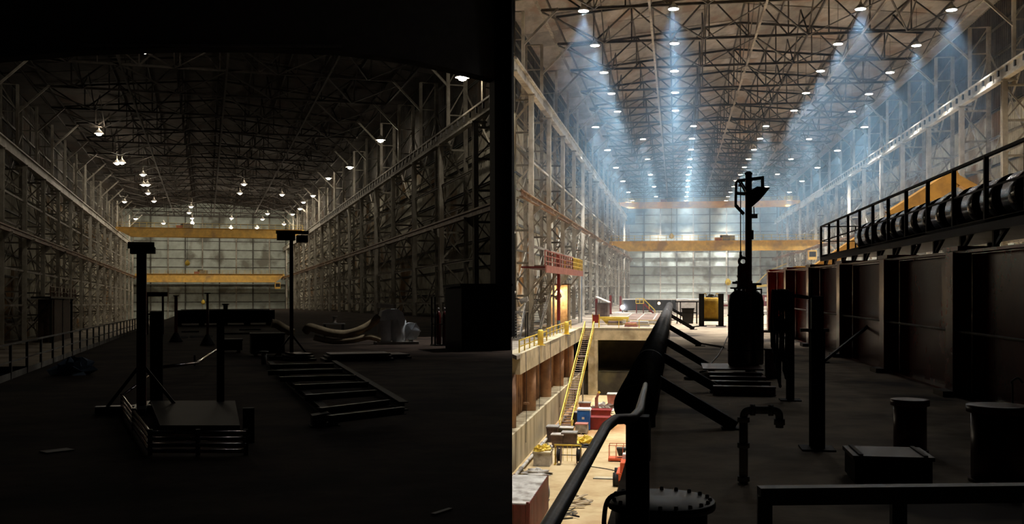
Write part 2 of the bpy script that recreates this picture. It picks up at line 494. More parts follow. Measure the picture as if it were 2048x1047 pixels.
def hall_shell(H, S, tagword, first_left=0, first_right=0, idx=''):
    vs = [S.v0 + S.bay * k for k in range(S.n + 1)]
    mid = (S.uL + S.uR) / 2
    # columns
    for side, sg, u, f in (('left', -1, S.uL, first_left), ('right', 1, S.uR, first_right)):
        proto = None
        num = 0
        for k, v in enumerate(vs):
            if k < f:
                continue
            if proto is None:
                proto = o = make_column(H, S, sg, S.base)
            else:
                o = copy_tree(proto)
            move(o, H, (u, v, S.base))
            tag(o, 'grey lattice steel column on the %s wall of the %s, %s from the front' % (side, H.word, ORD[num]), 'column',
                'columns along the %s wall of the %s' % (side, H.word))
            num += 1
    # runways
    for side, sg, u, f in (('left', -1, S.uL, first_left), ('right', 1, S.uR, first_right)):
        for lev, w, du, dep in (('upper', S.hi, 0.0, 1.7), ('lower', S.lo, -sg * .9, .75)):
            t = thing(H, 'crane_runway', '%s crane runway girder with rail along the %s wall of the %s' % (lev, side, H.word), 'crane rail', (u + du, vs[f] - 14.5, w),
                      group='crane runways of the ' + H.word)
            y = 0.0
            stop = S.end - .6 - (vs[f] - 14.5)
            while y < stop - 1:
                y1 = min(y + S.bay, stop)
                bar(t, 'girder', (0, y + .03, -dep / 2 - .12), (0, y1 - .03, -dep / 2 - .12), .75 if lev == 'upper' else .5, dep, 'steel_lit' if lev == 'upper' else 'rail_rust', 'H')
                bar(t, 'rail', (0, y, -.03), (0, y1, -.03), .14, .18, 'rail_rust')
                if lev == 'upper' and side == 'right' and y < 180:
                    for q in range(6):
                        box(t, 'clip', -sg * .38 - .1, -sg * .38 + .1, y + q * S.bay / 6 - .22, y + q * S.bay / 6 + .22, -1.2, -.5, 'dark_steel')
                y = y1
        # bracing between the columns
        t = thing(H, 'wall_bracing', 'longitudinal struts and cross braces between the %s columns of the %s' % (side, H.word), 'bracing', (u, 0, 0))
        for k in range(f, S.n):
            a, b = vs[k], vs[k + 1]
            for w in (S.base + 6.2, S.base + 11.6, S.lo + 5.2):
                bar(t, 'strut', (sg * .1, a, w), (sg * .1, b, w), .22, .3, 'steel', 'U')
            for w in (S.base + 3, S.lo + 2.5, S.lo + 9):
                bar(t, 'strut', (sg * 3.6, a, w), (sg * 3.6, b, w), .24, .34, 'steel', 'U')
            lv = [S.base + .5, S.base + 11.6, S.lo + 5.2, S.hi + 6]
            for q in range(3):
                bar(t, 'brace', (sg * 3.5, a, lv[q]), (sg * 3.5, b, lv[q + 1]), .18, .2, 'steel', 'L')
                bar(t, 'brace', (sg * 3.8, b, lv[q]), (sg * 3.8, a, lv[q + 1]), .18, .2, 'steel', 'L')
    # side walls: backing sheet, ribbed panels, girts
    rows = 6
    hgt = (S.eave - S.base) / rows
    pm = [None, None]
    for side, sg, u, f in (('left', -1, S.uL, first_left), ('right', 1, S.uR, first_right)):
        va = vs[f] + (3 if (H is LH and sg > 0) else 0)
        uu = u + sg * 5.4
        w = box(H, 'wall_' + side, uu, uu + sg * .1, va, S.end + 1, S.base, S.eave + .6, 'cladding')
        tag(w, '%s side wall of pale ribbed sheeting behind the columns of the %s' % (side, H.word), 'wall', kind='structure')
        wi = w.matrix_world.inverted() @ H.M
        for r in range(rows):
            g = bar(w, 'girt', (0, 0, 0), (1, 0, 0), 1, 1, 'girt', 'U')
            g.matrix_basis = wi @ barM((uu - sg * .55, va, S.base + r * hgt), (uu - sg * .55, S.end, S.base + r * hgt), .3, .34)
            g2 = bar(w, 'girt', (0, 0, 0), (1, 0, 0), 1, 1, 'girt', 'U')
            g2.matrix_basis = wi @ barM((uu - sg * .55, va, S.base + (r + .5) * hgt), (uu - sg * .55, S.end, S.base + (r + .5) * hgt), .25, .26)
            for k in range(f, S.n):
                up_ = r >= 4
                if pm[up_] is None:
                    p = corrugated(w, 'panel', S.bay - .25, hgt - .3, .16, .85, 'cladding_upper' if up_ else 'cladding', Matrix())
                    pm[up_] = p.data
                else:
                    p = link('panel', pm[up_], w)
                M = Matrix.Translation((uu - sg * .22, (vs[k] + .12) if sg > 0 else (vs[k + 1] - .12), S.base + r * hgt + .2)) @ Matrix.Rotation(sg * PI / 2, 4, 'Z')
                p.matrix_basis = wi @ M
    # end wall
    w = box(H, 'wall_back', S.uL - 5, S.uR + 5, S.end, S.end + .3, S.base - 1, S.ridge + .5, 'cladding_end')
    tag(w, 'far end wall of pale blue grey panels in the %s' % H.word, 'wall', kind='structure')
    wi = w.matrix_world.inverted() @ H.M
    nc, nr = 9, 13
    cw, rh = (S.uR - S.uL + 2) / nc, 3.6
    pe = unit('box', 'cladding_end')
    for c in range(nc):
        for r in range(nr):
            x0, z0 = S.uL - 1 + c * cw, S.base + r * rh
            p = link('panel', pe, w)
            jit = random.uniform(-.05, .05)
            p.matrix_basis = wi @ Matrix.Translation((x0 + cw / 2, S.end - .18 + jit, z0 + rh / 2)) @ Matrix.Diagonal((cw - .22, .12, rh - .2, 1))
    for c in range(nc + 1):
        x0 = S.uL - 1 + c * cw
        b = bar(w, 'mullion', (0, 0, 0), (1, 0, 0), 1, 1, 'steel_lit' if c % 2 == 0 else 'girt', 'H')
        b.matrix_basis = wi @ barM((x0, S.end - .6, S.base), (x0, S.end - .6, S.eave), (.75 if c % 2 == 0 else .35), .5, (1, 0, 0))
    for r in range(nr):
        z0 = S.base + r * rh
        b = bar(w, 'girt', (0, 0, 0), (1, 0, 0), 1, 1, 'girt', 'U')
        b.matrix_basis = wi @ barM((S.uL - 1, S.end - .4, z0), (S.uR + 1, S.end - .4, z0), .35, .34)
        if r == 4:
            b.matrix_basis = wi @ barM((S.uL - 1, S.end - .9, z0), (S.uR + 1, S.end - .9, z0), 1.2, .4)
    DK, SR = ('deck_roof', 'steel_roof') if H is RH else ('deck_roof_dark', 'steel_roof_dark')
    # roof deck
    x0, x1 = S.uL - 5.5, S.uR + 5.5
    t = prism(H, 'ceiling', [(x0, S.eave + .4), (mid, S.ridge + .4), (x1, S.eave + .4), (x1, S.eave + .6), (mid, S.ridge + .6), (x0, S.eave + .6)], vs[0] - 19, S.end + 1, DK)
    tag(t, 'low gable roof of dirty brown deck panels over the %s' % H.word, 'roof', kind='structure')
    npan = 12
    ring = [S.uL - 5 + (S.uR - S.uL + 10) * i / npan for i in range(npan + 1)]
    def zr(x):
        return S.eave + (S.ridge - S.eave) * (1 - abs(x - mid) / ((x1 - x0) / 2))
    for k in range(-1, S.n):
        a, b = vs[0] + S.bay * k, vs[0] + S.bay * (k + 1)
        for i in range(npan):
            for hh in range(2):
                c = (ring[i] + ring[i + 1]) / 2
                ya, yb = (a, (a + b) / 2) if hh == 0 else ((a + b) / 2, b)
                bar(t, 'deck_panel', (ring[i] + .08, (ya + yb) / 2, zr(ring[i]) + random.uniform(.05, .2)), (ring[i + 1] - .08, (ya + yb) / 2, zr(ring[i + 1]) + random.uniform(.05, .2)), yb - ya - .15, .12, DK)
        for i in range(1, npan):
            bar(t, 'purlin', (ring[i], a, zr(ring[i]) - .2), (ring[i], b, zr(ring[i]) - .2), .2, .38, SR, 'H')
    # trusses
    proto = None
    num = 0
    np_ = 10
    xs = [S.uL + 1.1 - 0 + (S.uR - S.uL - 2.2) * i / np_ for i in range(np_ + 1)]
    for k, v in enumerate(vs):
        if proto is None:
            o = proto = thing(H, 'roof_truss', None, 'truss', (0, v, 0))
            for i in range(np_):
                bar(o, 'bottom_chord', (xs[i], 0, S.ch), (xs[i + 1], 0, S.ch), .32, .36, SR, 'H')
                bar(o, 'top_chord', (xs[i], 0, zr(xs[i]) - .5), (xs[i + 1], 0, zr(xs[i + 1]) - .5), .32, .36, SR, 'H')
                lo_, hi_ = (xs[i], S.ch), (xs[i + 1], zr(xs[i + 1]) - .5)
                if (i % 2 == 0) == (i < np_ / 2):
                    lo_, hi_ = (xs[i + 1], S.ch), (xs[i], zr(xs[i]) - .5)
                bar(o, 'diagonal', (lo_[0], 0, lo_[1]), (hi_[0], 0, hi_[1]), .22, .24, SR, 'L')
            for i in range(1, np_):
                bar(o, 'vertical', (xs[i], 0, S.ch), (xs[i], 0, zr(xs[i]) - .5), .2, .2, SR, 'L')
        else:
            o = copy_tree(proto)
        move(o, H, (0, v, 0))
        tag(o, 'brown steel roof truss spanning the %s, %s from the front' % (H.word, ORD[num]), 'truss', 'roof trusses of the ' + H.word)
        num += 1
    # lateral bracing between the trusses
    proto = None
    lines = [S.uL + 1.2, S.uL + 15.6, mid + 1, S.uR - 13.5, S.uR - 1.2]
    for k in range(-1, S.n):
        v = vs[0] + S.bay * k
        if proto is None:
            o = proto = thing(H, 'lateral_bracing', None, 'bracing', (0, v, 0))
            for x in lines:
                bar(o, 'chord', (x, 0, S.ch - .05), (x, S.bay, S.ch - .05), .3, .34, SR if H is LH else 'steel', 'H')
            for i in range(4):
                a, b = lines[i], lines[i + 1]
                bar(o, 'brace', (a, 0, S.ch - .1), ((a + b) / 2, S.bay, S.ch - .1), .2, .2, SR, 'L')
                bar(o, 'brace', (b, 0, S.ch - .1), ((a + b) / 2, S.bay, S.ch - .1), .2, .2, SR, 'L')
                bar(o, 'sway_brace', ((a + b) / 2, 0, S.ch + .1), ((a + b) / 2, S.bay / 2, zr((a + b) / 2) - .4), .18, .18, SR, 'L')
                bar(o, 'sway_brace', ((a + b) / 2, S.bay, S.ch + .1), ((a + b) / 2, S.bay / 2, zr((a + b) / 2) - .4), .18, .18, SR, 'L')
                bar(o, 'sway_brace', (b, 0, zr(b) - .6), (b, S.bay, S.ch), .18, .18, SR, 'L')
        else:
            o = copy_tree(proto)
        move(o, H, (0, v, 0))
        tag(o, 'diagonal bracing bay under the roof of the %s, %s from the front' % (H.word, ORD[k + 1]), 'bracing', 'roof bracing bays of the ' + H.word)

hall_shell(RH, R_, 'bright', 1, 0)
hall_shell(LH, L_, 'dark')

# ------------------------------------------------------------------ floors, pit, partition
def flat(H, name, pts, w0, w1, m, label, cat='floor', kind='structure'):
    o = prism(H, name, pts, w0, w1, m, 'z')
    return tag(o, label, cat, kind=kind)

tanL = -LH.v.x / LH.u.x            # the line x = 0 in the dark hall's plan: u = v * tanL
tanR = -RH.v.x / RH.u.x            # the same in the bright hall's plan (negative)
vw = (L_.uR + 5.4) / tanL
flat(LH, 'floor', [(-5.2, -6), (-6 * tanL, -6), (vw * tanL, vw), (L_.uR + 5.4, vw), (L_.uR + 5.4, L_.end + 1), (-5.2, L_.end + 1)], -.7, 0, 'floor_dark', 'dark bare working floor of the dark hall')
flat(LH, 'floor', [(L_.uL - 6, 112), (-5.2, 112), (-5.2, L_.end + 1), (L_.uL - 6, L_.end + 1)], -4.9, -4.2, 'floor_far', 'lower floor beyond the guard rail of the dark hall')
PE = -.57                           # edge of the raised platform of the bright hall
flat(RH, 'floor', [(PE, 1.5), (PE, 71.5), (45.4, 71.5), (45.4, -6), (6 * -tanR * 0 + .2, -6), (-1.2 * 0 + .2, 1.5)], -.7, 0, 'floor_platform', 'dark raised platform floor beside the big pipe')
COP, PITW, PITV = -4.2, -14.2, 149.0
flat(RH, 'floor', [(-26, 20), (46, 20), (46, 170), (-26, 170)], PITW - .5, PITW, 'pit_floor', 'sandy concrete floor of the deep pit')
flat(RH, 'floor', [(-14, PITV), (45.4, PITV), (45.4, R_.end + 1), (-24.4, R_.end + 1), (-24.4, 118), (-14, 88)], COP - .35, COP, 'floor_far', 'pale lower floor beyond the pit')

# pit walls
def pit_left():
    v0, v1 = 90.0, PITV + 1.5
    t = thing(RH, 'wall_left', 'concrete and rusty sheet pile side wall of the pit', 'wall', (-14, 0, 0), kind='structure')
    y = v0
    while y < v1 - .1:
        y1 = min(y + 10, v1)
        box(t, 'coping_beam', -1.6, 0, y + .02, y1 - .02, COP - 1.85, COP + .02, 'concrete')
        y = y1
    y = 62.0
    while y < v1 - .1:
        y1 = min(y + 6.5, v1)
        box(t, 'lower_wall_block', -2.6, 0, y + .03, y1 - .03, PITW, -10.9, 'concrete_wall')
        y = y1
    y = 62.0
    while y < v1 - 1:
        ln = min(13, v1 - y)
        corrugated(t, 'sheet_pile', ln, -6.0 + 10.9, .55, 1.3, 'sheet_pile', Matrix.Translation((-2.2, y + ln, -10.9)) @ Matrix.Rotation(-PI / 2, 4, 'Z'))
        lathe(t, 'round_pilaster', [(.75, 0), (.75, 4.9)], 'sheet_pile', (-1.15, y + 2.2, -10.9))
        y += 13
    box(t, 'weld_angle', -.02, .5, 92, 92.2, -9, -8.8, 'rail_rust')
    for i in range(6):
        vv = 93 + i * 9.3
        tube(t, 'hanging_cable', [(.06, vv, COP), (.1, vv + .3, COP - 4), (.06, vv + .1, PITW + 1.5 + (i % 3) * 2)], .03, 'dark_steel', 5)
pit_left()
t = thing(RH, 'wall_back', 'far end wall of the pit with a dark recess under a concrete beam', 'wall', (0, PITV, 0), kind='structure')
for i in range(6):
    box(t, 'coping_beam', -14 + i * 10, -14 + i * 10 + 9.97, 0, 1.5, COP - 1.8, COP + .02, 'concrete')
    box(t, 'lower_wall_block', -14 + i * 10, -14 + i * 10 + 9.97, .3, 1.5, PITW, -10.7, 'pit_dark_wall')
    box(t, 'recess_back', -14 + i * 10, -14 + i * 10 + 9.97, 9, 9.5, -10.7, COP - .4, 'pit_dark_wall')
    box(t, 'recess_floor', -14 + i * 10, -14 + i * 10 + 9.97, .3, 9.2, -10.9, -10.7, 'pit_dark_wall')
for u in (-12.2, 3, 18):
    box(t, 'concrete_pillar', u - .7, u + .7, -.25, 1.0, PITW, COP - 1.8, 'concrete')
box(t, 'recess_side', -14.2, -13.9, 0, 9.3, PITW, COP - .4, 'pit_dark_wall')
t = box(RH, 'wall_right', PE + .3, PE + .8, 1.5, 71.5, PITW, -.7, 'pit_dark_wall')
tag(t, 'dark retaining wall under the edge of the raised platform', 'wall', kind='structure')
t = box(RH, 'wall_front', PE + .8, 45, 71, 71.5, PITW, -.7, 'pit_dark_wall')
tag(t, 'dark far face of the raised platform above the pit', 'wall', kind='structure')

# sheet partition added to block light between the halls, on the floor's edge
t = link('wall_middle', None, RH)
t.matrix_world = Matrix()
tag(t, 'thin dark steel partition between the dark hall and the bright hall', 'wall', kind='structure')
for i in range(11):
    box(t, 'sheet', -.015, .015, 58 + i * 6, 58 + i * 6 + 5.98, -4.6, 48, 'partition')

# ------------------------------------------------------------------ haze under the bright hall's lamps
def haze(label, v0, w0, w1, dens, col):
    hz = box(RH, 'haze', R_.uL - 4.6, R_.uR + 4.6, v0, R_.end - 1.2, w0, w1, 'white')
    me = hz.data.copy()
    hz.data = me
    hm = bpy.data.materials.new('haze')
    hm.use_nodes = True
    N, L = hm.node_tree.nodes, hm.node_tree.links
    N.remove(N['Principled BSDF'])
    vsn = N.new('ShaderNodeVolumeScatter')
    vsn.inputs['Color'].default_value = (*col, 1)
    vsn.inputs['Density'].default_value = dens
    vsn.inputs['Anisotropy'].default_value = 0.0
    L.new(vsn.outputs['Volume'], N['Material Output'].inputs['Volume'])
    me.materials.clear()
    me.materials.append(hm)
    tag(hz, label, 'haze', kind='stuff')
haze('bluish smoke haze gathered under the lamps of the bright hall', 124, 16.0, R_.ch + 3.0, HAZE, (0.36, 0.66, 1.0))
haze('thin clear haze over the lower floor of the bright hall', 150, COP + .1, 15.98, HAZE_LOW, (0.78, 0.89, 1.0))

# ------------------------------------------------------------------ lamps
LWORD = ['leftmost', 'inner left', 'inner right', 'rightmost']
def high_bay(pos, label, power, shown=True):
    x, y, z = pos
    t = thing(RH, 'high_bay_lamp', label, 'lamp', pos, group='high bay lamps of the bright hall')
    if not LAMP:
        a = lathe(t, 'housing', [(.16, .95), (.2, .7), (.34, .55), (.6, .25), (.74, .02), (.7, 0)], 'grey_light', n=18)
        b = lathe(t, 'lens', [(.66, -.03), (.66, -.012)], 'lamp_glow', n=18)
        c = bar(t, 'hanger', (0, 0, .9), (0, 0, roof_z(R_, x) - z), .05, .05, 'steel_roof')
        LAMP.append((a.data, b.data, c.data))
    else:
        link('housing', LAMP[0][0], t)
        link('lens', LAMP[0][1], t)
        link('hanger', LAMP[0][2], t, barM((0, 0, .9), (0, 0, roof_z(R_, x) - z), .05, .05))
    key = round(power)
    if key not in SPOT:
        ld = bpy.data.lights.new('lamp_light', 'SPOT')
        ld.energy = power
        ld.color = (1.0, .97, .92)
        ld.spot_size = math.radians(66)
        ld.spot_blend = .85
        ld.shadow_soft_size = .5
        SPOT[key] = ld
    link('lamp_light', SPOT[key], t, Matrix.Translation((0, 0, -.12)))
LAMP, SPOT = [], {}
def roof_z(S, x):
    m_ = (S.uL + S.uR) / 2
    return S.eave + (S.ridge - S.eave) * (1 - abs(x - m_) / ((S.uR - S.uL + 11) / 2)) + .2
rows = [
 [(1167, 18), (1347, 14), (1721, 14), (1903, 16)], [(1190, 87), (1349, 83), (1676, 84), (1833, 87)],
 [(1208, 141), (1349, 138), (1641, 138), (1780, 141)], [(1223, 183), (1350, 181), (1612, 182), (1738, 184)],
 [(1235, 219), (1351, 217), (1588, 217), (1704, 219)], [(1191, 250), (1387, 248), (1532, 248), (1729, 250)],
 [(1286, 274), (1384, 273), (1520, 273), (1618, 274)], [(1215, 296), (1382, 295), (1508, 295), (1675, 297)],
 [(1295, 314), (1380, 314), (1497, 314), (1582, 314)], [(1232, 331), (1379, 330), (1489, 330), (1635, 331)],
 [(1301, 345), (1376, 345), (1481, 345), (1555, 344)], [(1246, 358), (1376, 357), (1472, 357), (1604, 358)],
 [(1308, 369), (1375, 369), (1467, 369), (1534, 369)], [(1257, 380), (1374, 380), (1461, 380), (1579, 380)],
 [(1312, 389), (1373, 389), (1456, 389)], [(1265, 397), (1372, 397), (1452, 397), (1556, 397)], [(1316, 404), (1370, 404), (1448, 404)]]
for r, row in enumerate(rows):
    for c, (px, py) in enumerate(row):
        p = RH.at(px, py + 4, 38.0)
        if p.x > 36.8 or p.x < -15.8:           # the outermost lamps hang lower, beside the columns
            p = RH.atu(px, py + 4, 36.8 if p.x > 0 else -15.8)
        if p.y > R_.end - 6:
            p = RH.atv(px, py + 4, R_.end - 6)
        high_bay(p, 'round high bay lamp, %s in the %s row of lamps from the front' % (LWORD[c] if len(row) == 4 else LWORD[c], ORD[r]), BRIGHT_W)
for r in range(3):                              # the rows just before the top edge of the picture
    for c, u in enumerate((-11.5, 0, 24, 35)):
        p = (u, 113 - 18.7 * r, 38.0)
        if p[0] * RH.u.x + p[1] * RH.v.x > 3:
            high_bay(p, 'round high bay lamp above the top edge of the bright hall view', BRIGHT_W * .7)
for u in (2, 14, 26):  # unseen row added to brighten the platform floor
    high_bay((u, 56, 38.0), 'round high bay lamp above the top edge of the bright hall view', BRIGHT_W * 1.3)

def pendant(pos, label, power, reach):
    t = thing(LH, 'pendant_lamp', label, 'lamp', pos, group='hanging lamps of the dark hall')
    if not PEND:
        a = lathe(t, 'reflector', [(.12, 1.0), (.2, .8), (.42, .6), (.9, .05), (.95, 0), (.9, .02)], 'grey_light', n=16)
        b = lathe(t, 'bulb', [(.1, .45), (.4, .25), (.56, 0), (.46, -.28), (.12, -.42)], 'lamp_glow_dark', n=14)
        PEND.append((a.data, b.data))
    else:
        link('reflector', PEND[0][0], t)
        link('bulb', PEND[0][1], t)
    bar(t, 'hanger', (0, 0, .95), (0, 0, roof_z(L_, pos[0]) - pos[2]), .06, .06, 'steel')
    if power not in SPOT:
        ld = bpy.data.lights.new('lamp_light', 'POINT')
        ld.energy = power
        ld.color = (1.0, .84, .62)
        ld.shadow_soft_size = .35
        SPOT[power] = ld
    link('lamp_light', SPOT[power], t, Matrix.Translation((0, 0, -.55)))
    if reach:                                   # point light added above the reflector to brighten the roof over it
        if ('up', reach) not in SPOT:
            ld = bpy.data.lights.new('vent_light', 'POINT')
            ld.energy, ld.color, ld.shadow_soft_size = reach, (1.0, .84, .62), .2
            SPOT['up', reach] = ld
        link('vent_light', SPOT['up', reach], t, Matrix.Translation((.25, 0, 1.3)))
PEND = []
roof_px = [(198, 264), (234, 323), (244, 322), (286, 346), (287, 366), (295, 366), (296, 383), (249, 400), (308, 399), (327, 443),
           (382, 410), (378, 422), (384, 433), (385, 443), (488, 365), (480, 383), (463, 433), (462, 452), (564, 386), (535, 424), (525, 435), (514, 452), (568, 445)]
names = ['alone at the left below a lit roof patch', 'left one of the close pair at the upper left', 'right one of the close pair at the upper left',
         'topmost of the left string of lamps', 'left one of the second pair in the left string', 'right one of the second pair in the left string',
         'below the second pair in the left string', 'near the left runway, away from the string', 'lowest lamp of the left string',
         'alone low over the left half of the crane', 'topmost of the short string left of the middle', 'second of the short string left of the middle',
         'third of the short string left of the middle', 'lowest of the short string left of the middle', 'upper one right of the roof middle',
         'second one right of the roof middle', 'lone lamp low at the roof middle', 'small lamp just above the crane at the middle',
         'topmost of the inner right group', 'second of the inner right group', 'third of the inner right group', 'lowest of the inner right group', 'nearest the crane at the right']
for (px, py), nm in zip(roof_px, names):
    p = LH.at(px, py + 3, 35.5)
    if p.y > 396:
        p = LH.atv(px, py + 3, 396)
    pendant(p, 'glowing hanging lamp, ' + nm, DARK_W * (.4 if p.y < 240 else .8 if p.y < 330 else 1.4), 260 if p.y < 262 else 60)
wall_px = [(925, 152), (761, 277), (700, 331), (657, 353), (626, 388), (607, 401), (600, 414), (585, 425), (271, 434), (280, 444)]
for i, (px, py) in enumerate(wall_px):
    p = LH.atu(px, py + 3, 30.2 if px > 412 else -26.0)
    s_ = 'right' if px > 412 else 'left'
    q = i + 1 if i < 8 else i - 7
    pendant(p, 'glowing lamp beside the %s wall columns of the dark hall, %s from the front' % (s_, ORD[q - 1]), DARK_W * (1.0 if p.y < 150 else .6 if p.y < 260 else 1.0), 0)
pendant((LH.at(290, 101, 35.5)), 'lamp glowing just behind the dark lintel at the top left', DARK_W, 1.5)

# ================================================================== bridge cranes
def bridge_crane(H, S, v, lev, label, m, depth, haunch, rail_h, trolley_px=None, cab=True):
    w = S.hi if lev == 'upper' else S.lo
    off = 0.0 if lev == 'upper' else .9
    x0, x1 = S.uL + off, S.uR - off
    t = thing(H, 'bridge_crane', label, 'crane', (0, v, w + .06))
    for sy in (0, 2.6):
        o = [(x0 - .4, .5), (x0 + haunch, .5 + .25 - depth), (x1 - haunch, .5 + .25 - depth), (x1 + .4, .5), (x1 + .4, 1.0), (x0 - .4, 1.0)]
        g = prism(t, 'girder', o, sy, sy + .7, m)
        bar(t, 'bottom_flange', (x0 + haunch, sy + .35, .72 - depth), (x1 - haunch, sy + .35, .72 - depth), 1.0, .1, m)
        bar(t, 'top_flange', (x0 - .4, sy + .35, 1.05), (x1 + .4, sy + .35, 1.05), 1.0, .12, m)
        k = 0
        n = 16
        if sy == 0:
            for k in range(n + 1):
                x = x0 + haunch + (x1 - x0 - 2 * haunch) * k / n
                bar(t, 'stiffener', (x, -.04, .7 - depth), (x, -.04, 1.0), .08, .08, m)
    for x in (x0, x1):
        bar(t, 'end_truck', (x, -1.6, .45), (x, 5.0, .45), .7, .8, m)
        for yy in (-1.1, 4.4):
            link('wheel', unit('cyl', 'dark_steel'), t, barM((x - .15, yy, .36), (x + .15, yy, .36), .7, .7))
    nb = 26
    for k in range(nb + 1):
        x = x0 + (x1 - x0) * k / nb
        bar(t, 'railing_post', (x, -.3, 1.0), (x, -.3, 1.0 + rail_h), .09, .09, 'yellow')
    for q in (1.0, .5):
        bar(t, 'handrail', (x0, -.3, 1.0 + rail_h * q), (x1, -.3, 1.0 + rail_h * q), .07, .07, 'yellow')
    bar(t, 'walkway', (x0, -.3, 1.02), (x1, -.3, 1.02), .9, .08, m)
    if trolley_px is not None:
        c = x0 + (x1 - x0) * trolley_px
        tr = box(t, 'trolley', c - 1.6, c + 1.6, .2, 3.2, 1.15, 2.5, 'grey')
        link('hoist_drum', unit('cyl', 'dark_steel'), t, barM((c - 2.4, 1.7, 2.2), (c - .2, 1.7, 2.2), 1.3, 1.3))
        box(t, 'motor_cover', c - 3.8, c - 1.7, .3, 2.6, 1.15, 2.0, 'red_faded')
        bar(t, 'hoist_rope', (c - .2, 1.7, 1.2), (c - .2, 1.7, -9.5), .12, .12, 'dark_steel')
        lathe(t, 'hook_block', [(.2, -11.3), (.75, -10.9), (.8, -10.2), (.4, -9.6), (.15, -9.4)], 'yellow', (c - .2, 1.7, 0), 12)
    if cab:
        box(t, 'operator_cab', x1 - 3.4, x1 - 1.2, -.4, 2.0, -depth - 2.0, .6 - depth, 'yellow_crane')
        box(t, 'cab_window', x1 - 3.2, x1 - 1.4, -.46, -.4, -depth - 1.2, .2 - depth, 'dark_steel')
    return t
dR = RH.atv(1352, 490, 286).z
bridge_crane(RH, R_, 283, 'lower', 'yellow bridge crane on the lower runway of the bright hazy hall', 'yellow_crane', 2.3, 4.5, 1.6, .57)
bridge_crane(RH, R_, 341, 'upper', 'bridge crane high up near the lamps of the bright hazy hall', 'yellow_crane', 1.6, 3.0, 1.2, .3, cab=False)
bridge_crane(LH, L_, 346, 'upper', 'ochre bridge crane on the upper runway of the dark hall', 'yellow_crane', 2.6, 4.0, 1.6, .37, cab=False)
bridge_crane(LH, L_, 423, 'lower', 'ochre bridge crane low before the end wall of the dark hall', 'yellow_crane', 3.0, 3.0, 1.4, .45)

# ================================================================== bright hall: platform things near the camera
PW = .65
def bumper_pipe():
    v0, v1, u, r = 11.4, 71.0, -.45, .25
    t = thing(RH, 'bumper_pipe', 'thick dark pipe running along the platform edge above the pit', 'pipe', (u, v0, 0))
    Mx = Matrix.Translation((0, 0, PW)) @ Matrix.Rotation(-PI / 2, 4, 'X')
    ln = v1 - v0
    lathe(t, 'pipe', [(r - .03, 1.5), (r - .03, 0), (r, 0), (r, ln), (r - .02, ln)], 'pipe_black', n=28, M=Mx)
    for y in (6.0, 12.2, 18.4, 24.6, 36.8, 49):
        lathe(t, 'weld_ring', [(r - .005, y), (r + .008, y + .015), (r + .008, y + .04), (r - .005, y + .055)], 'pipe_black', n=28, M=Mx)
    for v in (14.4, 19.3, 24.8, 34, 47, 60):
        y = v - v0
        bar(t, 'brace', (.12, y, PW + .05), (1.27, y, .03), .16, .17, 'black_paint', 'U', (0, 1, 0))
        box(t, 'saddle', -.1, .16, y - .05, y + .05, 0, PW - .2, 'black_paint')
        box(t, 'foot_plate', 1.08, 1.42, y - .16, y + .16, 0, .02, 'black_paint')
    box(t, 'end_post', -.1, .16, .15, .4, 0, PW - .2, 'black_paint')
bumper_pipe()

t = thing(RH, 'guard_handrail', 'black bent tube handrail at the platform edge in the foreground', 'handrail', (0, 0, 0))
p1, p2, p3, p4, p5, p6 = RH.atd(1105, 1040, 2.9), RH.atd(1213, 852, 4.85), RH.atd(1231, 838, 5.0), RH.atd(1266, 836, 5.15), RH.atd(1279, 822, 5.4), RH.atd(1291, 768, 11.3)
tube(t, 'rail', [p1 + (p1 - p2) * .6, p1, p2 + (p1 - p2) * .1, p2, p3, p3.lerp(p4, .5), p4, p5, p5.lerp(p6, .5), p6], .026, 'pipe_black', 12)
bar(t, 'post', (p4.x + .02, p4.y + .12, 0), (p4.x + .02, p4.y + .12, p4.z), .12, .12, 'black_paint')
q = p1 + (p1 - p2) * .5
bar(t, 'post', (q.x, q.y, 0), (q.x, q.y, q.z), .06, .06, 'black_paint')
box(t, 'post_plate', p4.x - .14, p4.x + .2, p4.y - .05, p4.y + .3, 0, .02, 'black_paint')

c = RH.atd(1322, 992, 7.9)
t = thing(RH, 'bolted_drum', 'black flanged drum with a ring of bolts on its round lid in the foreground', 'drum', (c.x, c.y, 0))
lathe(t, 'body', [(.36, 0), (.36, .26)], 'black_paint', n=32)
lathe(t, 'lid', [(.42, .26), (.425, .27), (.425, .31), (.415, .32), (.05, .325)], 'dark_steel', n=36)
for k in range(20):
    a = 2 * PI * k / 20
    lathe(t, 'bolt', [(.016, .32), (.016, .34), (.01, .346)], 'grey', (.38 * math.cos(a), .38 * math.sin(a), 0), 6)
tube(t, 'lifting_handle', smooth_path([(-.40, -.5, -.02 + .05), (-.42, -.42, .2), (-.40, -.3, .36), (-.3, -.2, .40), (-.2, -.1, .38), (-.18, 0, .32)]), .018, 'black_paint', 8)

t = thing(RH, 'valve_pipe', 'grey water pipe stub rising from the platform with an elbow and a down spout', 'pipe', RH.at(1487, 965, 0))
s = 10.2 / F
tube(t, 'riser', [(0, 0, 0), (0, 0, .66)], .045, 'grey', 12)
tube(t, 'arm', smooth_path([(0, 0, .64), (.01, 0, .71), (.06, 0, .74), (.2, 0, .745), (.3, 0, .745), (.345, 0, .72), (.355, 0, .66), (.355, 0, .57)]), .04, 'grey', 12)
for z in (.02, .36, .62):
    lathe(t, 'collar', [(.062, z), (.062, z + .05)], 'grey', n=14)
lathe(t, 'spout_collar', [(.055, .6), (.055, .66)], 'grey', (.355, 0, 0), 14)
for x in (.09, .27):
    link('union_ring', unit('cyl', 'grey'), t, barM((x - .025, 0, .745), (x + .025, 0, .745), .115, .115))

